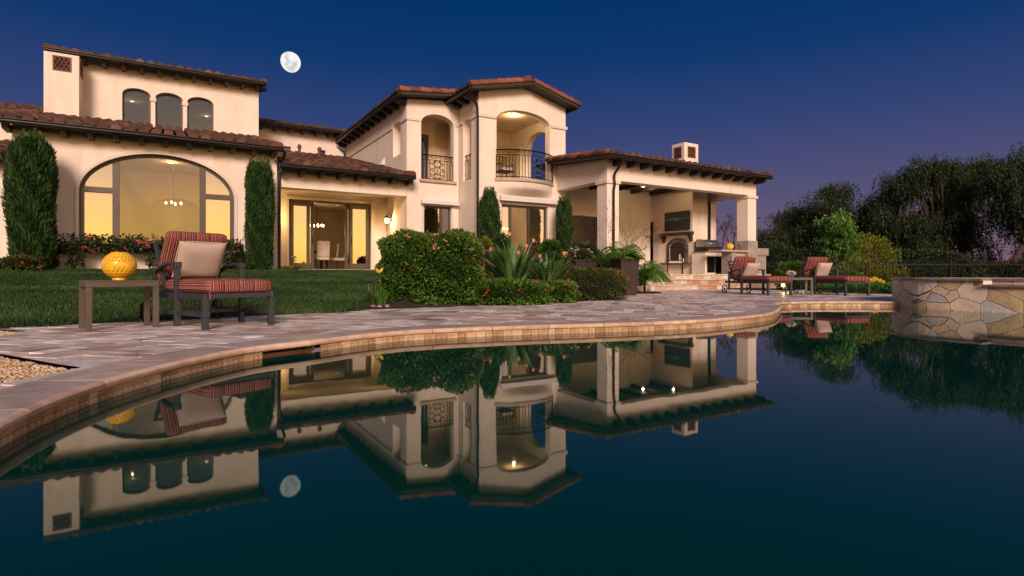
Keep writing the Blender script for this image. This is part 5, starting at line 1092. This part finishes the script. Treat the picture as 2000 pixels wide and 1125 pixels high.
# ================================================================== PLANTS
def shell(n, rad, c, box=.0, jit=.12, zmin=-1, up=.15):
    """points over a lumpy rounded volume with outward directions"""
    p = unit(rng.normal(size=(n, 3))); 
    if box: kk = 2+box*4; p = p/((np.abs(p)**kk).sum(1)**(1/kk))[:, None]
    ph = rng.random(4)*6; lump = 1+.07*np.sin(p[:, 0]*5+ph[0])*np.sin(p[:, 1]*6+ph[1])+.06*np.sin(p[:, 2]*9+p[:, 0]*7+ph[2])
    depth = 1-np.abs(rng.normal(0, jit, n)); r = lump*depth; P_ = p*np.array(rad)*r[:, None]; k = P_[:, 2]/rad[2] > zmin; d = unit(p/np.array(rad)+np.array([0, 0, up])+rng.normal(0, .45, (n, 3)))
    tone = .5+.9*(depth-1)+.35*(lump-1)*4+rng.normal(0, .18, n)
    return (P_+np.array(c))[k], d[k], tone[k]
def mound(name, label, cat, loc, rad, n, ln, wd, m, group=None, box=0, zmin=-.75, flowers=(), stems=True, jit=.12):
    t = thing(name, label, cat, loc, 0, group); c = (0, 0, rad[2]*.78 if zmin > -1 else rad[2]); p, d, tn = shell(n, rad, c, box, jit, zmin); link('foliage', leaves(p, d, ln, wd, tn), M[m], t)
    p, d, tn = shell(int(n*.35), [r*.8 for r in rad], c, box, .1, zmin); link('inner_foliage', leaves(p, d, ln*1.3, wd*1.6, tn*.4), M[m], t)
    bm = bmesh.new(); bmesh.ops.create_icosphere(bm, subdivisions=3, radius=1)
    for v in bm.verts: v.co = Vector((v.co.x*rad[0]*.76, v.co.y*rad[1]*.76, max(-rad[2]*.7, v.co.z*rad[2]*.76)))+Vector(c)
    me = bpy.data.meshes.new('core'); bm.to_mesh(me); bm.free(); link('branches', me, M['core'], t)  # solid dark core paints the shade inside the leaves; no branches are modelled
    for mt, cnt, sz, zlo, sel in flowers:
        p, d, tn = shell(cnt*12, rad, c, box, .01, zlo); k = (sel(p) if sel else np.ones(len(p), bool)); p, d = p[k][:cnt], d[k][:cnt]; p = p+d*.012
        P_ = np.repeat(p, 9, 0)+rng.normal(0, sz*.3, (len(p)*9, 3)); D = np.repeat(d, 9, 0)*.5+rng.normal(0, .7, (len(p)*9, 3)); link('blossoms', leaves(P_, D, sz, sz*.7, rng.random(len(P_))), M[mt], t)
    return t
def cypress(label, loc, h, prof, n=9000, group='columnar cypresses against the house', ln=.11):
    """prof: list of (height fraction, radius)"""
    t = thing('cypress_tree', label, 'cypress', loc, 0, group); hf = np.array([a for a, b in prof]); rf = np.array([b for a, b in prof])
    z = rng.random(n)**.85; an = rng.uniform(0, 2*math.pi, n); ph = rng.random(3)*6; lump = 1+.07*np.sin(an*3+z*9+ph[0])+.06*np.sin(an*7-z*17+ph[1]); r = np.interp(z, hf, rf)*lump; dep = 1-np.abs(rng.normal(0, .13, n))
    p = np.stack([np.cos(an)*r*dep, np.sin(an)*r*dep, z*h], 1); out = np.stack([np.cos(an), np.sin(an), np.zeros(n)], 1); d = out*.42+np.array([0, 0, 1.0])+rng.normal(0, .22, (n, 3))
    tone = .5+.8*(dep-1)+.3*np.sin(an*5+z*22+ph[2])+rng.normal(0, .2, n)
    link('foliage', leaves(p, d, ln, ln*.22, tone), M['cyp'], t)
    k = 260; z = 1-rng.random(k)**2*.55; an = rng.uniform(0, 2*math.pi, k); r = np.interp(z, hf, rf)*rng.uniform(.75, 1.02, k); P0 = np.stack([np.cos(an)*r, np.sin(an)*r, z*h], 1)
    PP = np.concatenate([P0+np.array([0, 0, q*.05])+np.stack([np.cos(an), np.sin(an), 0*an], 1)*q*.012 for q in range(4)]); link('shoots', leaves(PP, rng.normal(0, .3, PP.shape)+np.array([0, 0, 1.2]), ln*.9, ln*.22, rng.uniform(.4, 1, len(PP))), M['cyp'], t)
    MB().lathe([(rr*.80, hh*h*.985) for hh, rr in prof], n=20).build('inner_foliage', M['core'], t, True); MB().tube([(0, 0, -.1), (0, 0, .3)], .07, 8).build('trunk', M['bark'], t); return t  # lathed dark core paints the shade behind the outer leaves
cypress('tall broad cypress left of the big arched window', (-11.6, 13.75, .70), 3.15, [(0, .34), (.1, .40), (.35, .43), (.62, .47), (.8, .44), (.93, .36), (1, .16)], 15000, ln=.12)
cypress('tall narrow cypress between the arched window and the dining recess', (-7.34, 16.58, .70), 3.08, [(0, .30), (.2, .34), (.5, .37), (.8, .35), (.94, .31), (1, .22)], 12000)
cypress('shorter cypress at the left corner of the balcony tower', (-.75, 18.9, .7), 2.6, [(0, .2), (.25, .3), (.6, .34), (.85, .29), (1, .12)], 8000)
cypress('short cypress in the corner between the tower and the covered patio', (1.87, 20.4, .68), 2.5, [(0, .22), (.3, .27), (.7, .27), (.9, .24), (1, .14)], 7000)
# big flowering hedge and low shrubs along the deck
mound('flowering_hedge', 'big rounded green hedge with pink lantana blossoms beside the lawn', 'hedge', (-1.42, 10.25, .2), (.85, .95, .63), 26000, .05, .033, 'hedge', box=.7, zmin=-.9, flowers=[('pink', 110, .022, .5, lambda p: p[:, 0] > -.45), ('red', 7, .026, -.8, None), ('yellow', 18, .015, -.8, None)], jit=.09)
mound('low_shrub', 'low leafy shrub with red blossoms in front of the bird of paradise', 'shrub', (-.20, 10.05, .12), (.85, .50, .22), 6500, .05, .036, 'hedge', box=.3, flowers=[('red', 16, .03, -.3, None)])
mound('low_shrub', 'bright green creeping shrub with red blossoms around the bronze path light', 'shrub', (.62, 10.75, .12), (.62, .45, .20), 4500, .05, .036, 'hedge', box=.3, flowers=[('red', 20, .032, -.3, None)])
mound('low_shrub', 'olive toned low shrub with a few red flowers at the right end of the bed', 'shrub', (1.55, 11.85, .10), (.88, .74, .37), 9500, .042, .026, 'dhedge', box=.08, flowers=[('red', 10, .03, -.3, None), ('rosep', 5, .035, -.3, None)])
mound('small_shrub', 'small dark shrub behind the flowering hedge, left of the corner cypress', 'shrub', (-1.12, 15.6, .5), (.34, .34, .68), 2600, .085, .03, 'cyp'); mound('small_shrub', 'small rounded yellow-green shrub before the corner cypress', 'shrub', (-.70, 14.7, .48), (.26, .26, .62), 3000, .05, .022, 'ygreen'); mound('small_shrub', 'small dark shrub right of the rounded yellow-green one', 'shrub', (-.28, 15.3, .48), (.26, .26, .68), 2200, .08, .03, 'cyp')
mound('small_shrub', 'dark filler shrub behind the right bird of paradise plant', 'shrub', (.95, 13.6, .35), (.5, .4, .42), 3200, .06, .035, 'rose')
def straps(name, label, cat, loc, n, h, spread, wd, m='strap', group=None, face=None):
    t = thing(name, label, cat, loc, 0, group); mb = MB()
    for i in range(n):
        a = random.uniform(0, 2*math.pi); o = random.uniform(0, .16); out = random.uniform(.12, 1)*spread; hh = h*random.uniform(.6, 1.05)*(1-.25*(out/spread)); d = Vector((math.cos(a), math.sin(a), 0)); side = Vector((-d.y, d.x, 0)); tw = random.uniform(-.9, .9); side = (side*math.cos(tw)+Vector((0, 0, 1))*math.sin(tw)*.5+d*math.sin(tw)*.6).normalized()
        pts = [d*(o+out*f**1.5)+Vector((0, 0, hh*(f-.12*f**3))) for f in lin(0, 1, 9)]; ws = [.012, .010, .010, .012, wd*.35, wd*.5, wd*.48, wd*.3, .002] if wd > .03 else [wd*.5*(1-f**3)+.001 for f in lin(0, 1, 9)]
        vs = []
        for p, w_ in zip(pts, ws): vs += [p-side*w_, p+Vector((0, 0, -.006)), p+side*w_]
        tn = min(1, max(0, random.gauss(.45, .25)))
        mb.add(vs, [(3*k, 3*k+1, 3*k+4, 3*k+3) for k in range(8)]+[(3*k+1, 3*k+2, 3*k+5, 3*k+4) for k in range(8)], tn)
    mb.build('leaves', M[m], t, True); return t
def bop_flower(parent, x, y, z, a, base=(0, 0)):
    sg = MB(); sg.tube([(base[0], base[1], 0), ((x+base[0])*.5, (y+base[1])*.5, z*.6), (x, y, z)], .008, 5); sg.build('flower_stem', M['strap'], parent, True); st = MB(); d = Vector((math.cos(a), math.sin(a), .15)); st.tube([Vector((x, y, z)), Vector((x, y, z))+d*.07, Vector((x, y, z))+d*.2], [.012, .016, .002], 6); f = st.build('flower', M['purple'], parent, True)
    for m, dirs in (('orange', ((-.1, 0, 1), (.15, .1, 1), (.35, -.1, .9), (-.25, .05, .8))), ('purple', ((.6, .05, .5),))):
        mb = MB()
        for q in dirs:
            v = Vector((q[0]*math.cos(a)-q[1]*math.sin(a), q[0]*math.sin(a)+q[1]*math.cos(a), q[2])).normalized(); o = Vector((x, y, z))+d*.03; s_ = v.cross(Vector((.2, 1, .1))).normalized()*.014; mb.add([o, o+v*.045+s_*.6, o+v*.095, o+v*.045-s_*.6], [(0, 1, 2, 3)])
        mb.build('petals', M[m], f)
b1 = straps('bird_of_paradise', 'large bird of paradise clump with orange flowers beside the flowering hedge', 'plant', (.02, 11.6, .16), 150, 1.36, .95, .075)
for q in ((-.42, -.1, .92, 2.8), (-.1, -.2, 1.22, .3), (.14, -.3, .84, 3.0), (.38, -.1, 1.10, .4), (.3, -.3, .98, 2.9)): bop_flower(b1, *q)
b2 = straps('bird_of_paradise', 'smaller bird of paradise clump leaning right above the olive shrub', 'plant', (.72, 11.75, .16), 115, 1.12, .92, .068)
for q in ((.30, -.25, .84, .2), (-.12, -.2, .78, 2.8)): bop_flower(b2, *q)
dl = straps('daylily', 'yellow daylily with grassy leaves at the corner of the bed', 'plant', (-2.08, 9.05, .14), 45, .36, .28, .022, 'fern'); bf_ = MB().tube([(0, 0, 0), (-.01, 0, .3), (-.02, -.02, .5)], .006, 5).build('flower_stem', M['fern'], dl); P_ = np.tile([[-.02, -.02, .5]], (10, 1)); link('petals', leaves(P_, rng.normal(0, .6, (10, 3))+np.array([0, 0, .6]), .09, .03, rng.random(10)), M['yellow'], bf_)
# roses trained along the arched window
def rose(label, loc, w_, h0, h1, nst=3, n=900, red=4):
    t = thing('rose_bush', label, 'rose bush', loc, TH, 'rose bushes under the arched window'); st = MB()
    for k in range(nst):
        x0 = random.uniform(-.15, .15); x1 = random.uniform(-w_, w_)*.6
        st.tube([(x0, 0, -.05), (x0+.1*random.uniform(-1, 1), 0, h0*.5), ((x0+x1)/2, 0, h0*.85), (x1, 0, (h0+h1)/2)], [.018, .014, .011, .006], 6)
    st.build('stem', M['bark'], t, True)
    p = np.stack([rng.uniform(-w_, w_, n), rng.normal(0, .12, n), h0+(h1-h0)*rng.beta(2, 2, n)], 1); p[:, 2] += .05*np.sin(p[:, 0]*7); e = int(n*.16); p[:e, 2] = rng.uniform(.08, h0, e); p[:e, 0] *= .35; g = int(n*.10); p[e:e+g, 2] = h1+rng.uniform(-.03, .16, g)
    link('foliage', leaves(p, rng.normal(0, 1, (n, 3)), .075, .05, rng.normal(.4, .3, n)), M['rose'], t)
    q = np.stack([rng.uniform(-w_, w_, red), rng.uniform(-.2, -.1, red), rng.uniform(h0, h1+.12, red)], 1); q = np.repeat(q, 12, 0)+rng.normal(0, .018, (red*12, 3)); link('blossoms', leaves(q, rng.normal(0, 1, q.shape), .05, .04, rng.random(len(q))), M['rosep'], t)
for i, (s, lb) in enumerate(((-2.05, 'rose bush at the left edge of the arched window, next to the cypress'), (-1.2, 'rose bush behind the left side of the yellow lantern'), (-.35, 'rose bush between the yellow lantern and the near chaise'), (.5, 'rose bush mostly hidden behind the near chaise back'), (1.35, 'rose bush right of the near chaise back'))):
    p = P(s, 18.25, .72); rose(lb, p, .48, .45+.02*i, .78, n=1500)
rr = mound('climbing_shrub', 'loose yellowish climbing shrub against the wall right of the tall left cypress', 'shrub', P(-2.65, 18.3, .7), (.26, .2, .45), 700, .07, .045, 'dhedge', jit=.4, flowers=[('red', 5, .04, -.5, None)])
mound('geranium', 'low red geranium left of the tall left cypress', 'flower', (-12.35, 13.2, .72), (.5, .25, .16), 900, .07, .055, 'rose', flowers=[('red', 12, .045, -.3, None)]); mound('geranium', 'low red geranium at the foot of the tall left cypress', 'flower', (-11.35, 13.15, .72), (.45, .25, .17), 900, .07, .055, 'dhedge', flowers=[('red', 9, .045, -.3, None)])
mound('small_shrub', 'small leafy shrub left of the narrow cypress', 'shrub', P(1.75, 18.4, .72), (.28, .2, .3), 700, .08, .05, 'dhedge', jit=.3)
straps('grass_tuft', 'pale grassy tuft beside the downspout of the dining recess', 'plant', P(3.2, 18.7, .72), 130, .22, .35, .02, 'ygreen')
# fronds in the planters
def fronds(name, label, loc, n, Ln, m='fern', rise=.9, group=None, lo=.25):
    t = thing(name, label, 'plant', loc, 0, group); PP, DD, TT = [], [], []; st = MB()
    for i in range(n):
        a = random.uniform(0, 2*math.pi); L2 = Ln*random.uniform(.6, 1.1); up = random.uniform(lo, 1)*rise; d = Vector((math.cos(a), math.sin(a), 0)); pts = [d*L2*(f**1.1)*.85+Vector((0, 0, up*L2*(1.5*f-1.35*f*f)+.02)) for f in lin(0, 1, 12)]
        st.tube(pts[:], [.006*(1-.8*f) for f in lin(0, 1, 12)], 4, False); side = Vector((-d.y, d.x, 0)); tn = random.gauss(.5, .22)
        for k in range(1, 12):
            tg = (pts[k]-pts[k-1]).normalized()
            for q in range(3):
                b_ = pts[k-1].lerp(pts[k], q/3)
                for sg in (-1, 1): PP.append(b_); DD.append(side*sg*1.0+tg*.6+Vector((0, 0, -.35))); TT.append(tn+random.uniform(-.1, .1))
    st.build('stalks', M[m], t); link('fronds', leaves(np.array(PP), np.array(DD), Ln*.2, .013, np.array(TT)), M[m], t); return t
fronds('fern_palm', 'feathery green palm in the tallest wicker planter', (2.83, 14.3, .98), 34, .62); fronds('fern_palm', 'bright green palm spilling beside the tallest planter toward the steps', (3.35, 14.9, .30), 64, .95, rise=1.7, lo=.5); fronds('fern_palm', 'darker palm rising behind the tallest planter', (3.0, 15.4, .85), 30, .8, 'hedge', 1.9, lo=.6)
mound('potted_plant', 'leafy plant with pale flowers in the second wicker planter', 'plant', (1.75, 14.9, .93), (.36, .34, .2), 1500, .07, .04, 'dhedge', flowers=[('paleflower', 22, .04, 0, None)], jit=.3); mound('potted_plant', 'green leafy plant in the wicker planter below the short cypress', 'plant', (1.02, 15.3, .96), (.3, .3, .32), 1300, .09, .04, 'hedge', jit=.35)
mound('small_shrub', 'sprawling green shrub between the short cypress and the patio pier', 'shrub', (2.15, 17.6, .5), (.65, .5, .62), 2600, .09, .05, 'rose', jit=.35); mound('small_shrub', 'low shrub at the foot of the patio corner pier', 'shrub', (2.95, 17.3, .3), (.55, .45, .55), 2600, .08, .045, 'hedge', jit=.3)
def twigs(name, label, loc, h, n, spread, leafm=None, nl=200, cat='plant', th=.02, lsz=.06, fl=0):
    t = thing(name, label, cat, loc); mb = MB(); tips = []
    def grow(p, d, l, r, k):
        pts = [p]; q = p
        for _ in range(4): d = (d+Vector((random.gauss(0, .16), random.gauss(0, .16), random.gauss(.03, .1)))).normalized(); q = q+d*l/4; pts.append(q)
        mb.tube(pts, [r*(1-.12*j) for j in range(5)], 5, False); tips.extend(pts[1:])
        if k > 0:
            for _ in range(random.choice((2, 3))): e = (d+Vector((random.gauss(0, .5), random.gauss(0, .5), random.gauss(.1, .3)))).normalized(); grow(random.choice(pts[2:]), e, l*.7, r*.6, k-1)
    for i in range(n): grow(Vector((random.gauss(0, .05), random.gauss(0, .05), 0)), Vector((random.gauss(0, spread), random.gauss(0, spread), 1)).normalized(), h*.45, th, 3)
    mb.build('branches', M['twig'], t, True)
    if leafm: P_ = np.array([random.choice(tips) for _ in range(nl)])+rng.normal(0, .03, (nl, 3)); link('leaves', leaves(P_, rng.normal(0, 1, (nl, 3)), lsz, lsz*.6, rng.random(nl)), M[leafm], t)
    if fl:
        P_ = np.repeat(np.array([random.choice(tips[len(tips)//2:]) for _ in range(fl)]), 9, 0)+rng.normal(0, .02, (fl*9, 3)); link('blossoms', leaves(P_, rng.normal(0, 1, (fl*9, 3)), .07, .055, rng.random(fl*9)), M['red'], t)
    return t
twigs('bougainvillea', 'wiry reddish bougainvillea branches with red blooms against the patio corner pier', (3.35, 17.4, .55), 1.9, 5, .42, 'dhedge', 420, fl=5, th=.012, lsz=.045); twigs('climbing_vine', 'thin bare vine climbing the downspout of the patio corner pier', (3.28, 18.35, .6), 2.9, 2, .05, 'rose', 60, th=.008, lsz=.04)
twigs('bare_tree', 'sparse bare tree seen between the two right patio piers', (12.1, 32, 0), 4.8, 3, .25, 'tree', 500, 'tree', .06, .14); twigs('bare_shrub', 'bare twiggy shrub beside the right far chaise', (11.2, 19.5, 0), 1.5, 6, .5, 'dhedge', 260, 'shrub', .012, .06)
# right side planting
mound('box_hedge', 'clipped box hedge between the two far chaises', 'hedge', (9.7, 19.3, 0), (.62, .5, .56), 7000, .05, .034, 'hedge', box=.8, zmin=-.9, jit=.06)
mound('ground_cover', 'dark green low planting behind the right far chaise', 'shrub', (9.95, 16.3, 0), (1.15, .6, .20), 4200, .055, .035, 'fern', box=.4); mound('ground_cover', 'dark green low planting next to the raised spa wall', 'shrub', (11.4, 15.5, 0), (1.1, .55, .22), 4200, .055, .035, 'fern', box=.4)
mound('yellow_shrub', 'small yellow flowering shrub right of the far chaises', 'shrub', (10.75, 16.9, .12), (.24, .22, .22), 700, .055, .035, 'yellow', jit=.3); mound('small_shrub', 'mixed green shrub behind the right far chaise back', 'shrub', (12.3, 21.5, 0), (.95, .6, .5), 3600, .07, .04, 'bright', jit=.3)
mound('dark_shrub', 'dark shrub beyond the right end of the patio kitchen', 'shrub', (12.0, 25.5, .0), (1.1, .8, 1.05), 4500, .10, .05, 'tree', jit=.3); mound('dark_shrub', 'dark bank of shrub behind the box hedge', 'shrub', (13.2, 30, 0), (2.6, 1.2, 1.3), 7000, .14, .07, 'tree', jit=.3)
mound('dark_shrub', 'dark shrub under the middle pepper trees behind the long fence', 'shrub', (22.0, 31, 0), (3.6, 1.2, 1.1), 9000, .15, .07, 'tree', jit=.3); mound('dark_shrub', 'dark shrub low behind the right fence under the split trunks', 'shrub', (28.5, 32, 0), (3.2, 1.2, .75), 7000, .15, .07, 'tree', jit=.35)
mound('dark_shrub', 'dark shrub behind the yellow-green bush and the fence', 'shrub', (17.2, 30, 0), (2.8, 1.2, 1.2), 8000, .15, .07, 'tree', jit=.3)
mound('bougainvillea', 'red flowering bougainvillea behind the fence at the right frame edge', 'shrub', (21.8, 24.2, 0), (1.0, .6, .72), 3500, .08, .05, 'rose', flowers=[('red', 18, .05, -.2, None)], jit=.3)
def clump_tree(name, label, loc, h, trunk_h, clumps, n, ln, wd, m, droop=.0, tr=.14, group=None, cat='tree', lean=(0, 0), limbs=None):
    """clumps: (x,y,z,rx,rz) leaf masses; limbs reach every clump"""
    t = thing(name, label, cat, loc, 0, group); mb = MB(); fork = Vector((lean[0], lean[1], trunk_h)); mb.tube([(0, 0, -.2), (lean[0]*.3, lean[1]*.3, trunk_h*.45), fork], [tr*1.25, tr, tr*.8], 9); PP, DD, TT = [], [], []
    for i, (x, y, z, rx, rz) in enumerate(clumps):
        e = Vector((x, y, z)); md = fork.lerp(e, .5)+Vector((random.gauss(0, .2), random.gauss(0, .2), .15*(e-fork).length)); mb.tube([fork, fork.lerp(md, .5)+Vector((random.gauss(0, .06), 0, 0)), md, e], [tr*.5, tr*.4, tr*.26, tr*.08], 6)
        for _ in range(3): q = e+Vector((random.gauss(0, rx*.5), random.gauss(0, rx*.5), random.gauss(0, rz*.5))); mb.tube([md.lerp(e, random.random()), q], [tr*.12, tr*.03], 4)
        k = max(20, int(n*rx*rx/sum(c[3]**2 for c in clumps))); u = unit(rng.normal(size=(k, 3)))*(rng.random((k, 1))**.45); p = u*np.array([rx, rx, rz])+np.array([x, y, z])
        if droop:
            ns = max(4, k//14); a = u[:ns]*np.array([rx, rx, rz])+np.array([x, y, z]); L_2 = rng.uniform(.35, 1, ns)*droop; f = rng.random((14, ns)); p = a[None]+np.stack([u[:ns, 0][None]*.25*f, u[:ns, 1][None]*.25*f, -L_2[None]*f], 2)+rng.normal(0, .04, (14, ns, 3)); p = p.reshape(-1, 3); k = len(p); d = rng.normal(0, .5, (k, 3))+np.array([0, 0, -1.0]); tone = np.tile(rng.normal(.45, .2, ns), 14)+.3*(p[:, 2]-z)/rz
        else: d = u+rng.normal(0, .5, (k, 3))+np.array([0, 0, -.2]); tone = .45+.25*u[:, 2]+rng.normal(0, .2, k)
        PP.append(p); DD.append(d); TT.append(tone)
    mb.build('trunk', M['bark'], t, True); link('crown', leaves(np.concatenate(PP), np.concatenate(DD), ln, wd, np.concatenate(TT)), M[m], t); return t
def pepper(label, px_, py_, top, wid, low, n, lean=(0, 0), tr=.2, gaps=0):
    H_ = top; cl = []; hw = wid/2; nc = 34-gaps
    for i in range(nc):
        f = (i+.5)/nc; z = low+(H_-low)*(.12+.80*random.random()); lim = hw*math.sqrt(max(.05, 1-((z-low-(H_-low)*.38)/((H_-low)*.68))**2)); a = random.uniform(0, 2*math.pi); r_ = lim*math.sqrt(random.random())*.85; cl.append((lean[0]+r_*math.cos(a), lean[1]+r_*math.sin(a)*.7, z, random.uniform(.65, 1.15), random.uniform(.5, .85)))
    for i in range(5): cl.append((lean[0]+random.uniform(-.45, .45)*hw, lean[1], H_-random.uniform(.45, .9), random.uniform(.45, .7), random.uniform(.35, .5)))
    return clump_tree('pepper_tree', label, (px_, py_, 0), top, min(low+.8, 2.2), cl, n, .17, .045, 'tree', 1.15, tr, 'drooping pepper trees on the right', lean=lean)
pepper('smallest pepper tree at the left end of the dark tree line', 20.6, 41, 5.9, 5.6, .3, 26000); pepper('drooping pepper tree behind the bright green young tree', 22.0, 38, 7.0, 6.2, .2, 32000); pepper('broad pepper tree between the yellow-green bush and the tallest crown', 24.3, 36, 7.3, 5.8, .2, 30000)
pepper('tall dense pepper tree in the middle of the tree line', 25.8, 34.8, 8.1, 5.6, .3, 34000); pepper('pepper tree with sky showing below its crown, right of the tallest dense one', 28.9, 36, 8.3, 5.4, 1.3, 30000, (-.4, 0), .18, 4)
pepper('tallest pepper tree at the right frame edge with leaning split trunk', 27.3, 31.5, 7.75, 4.4, 2.5, 26000, (.9, 0), .17, 2); pepper('pepper tree half outside the right frame edge', 30.8, 32, 7.8, 5.0, .8, 22000, (.2, 0))
pepper('pepper tree of which only the low dark crown shows left of the bright young tree', 17.6, 39, 4.0, 4.2, .2, 14000)
cl = [(random.gauss(0, .42), random.gauss(0, .35), random.uniform(1.15, 3.0), random.uniform(.3, .45), random.uniform(.3, .45)) for _ in range(16)]+[(0, 0, 3.15, .3, .3), (-.5, 0, 2.0, .35, .4), (.35, 0, 2.2, .4, .4)]
clump_tree('young_tree', 'bright green young tree in front of the dark pepper trees', (13.75, 24.0, 0), 3.4, 1.3, cl, 9000, .12, .05, 'bright', .28, .05)
cl = [(random.uniform(-1.0, 1.0), random.gauss(0, .4), random.uniform(.3, 1.9), .42, .4) for _ in range(22)]+[(-.3, 0, 2.15, .4, .3), (.1, 0, 2.0, .4, .35)]
clump_tree('yellowgreen_bush', 'tall yellow-green bush behind the iron fence', (16.0, 25.2, 0), 2.5, .4, cl, 13000, .085, .035, 'ygreen', 0, .06, cat='bush')
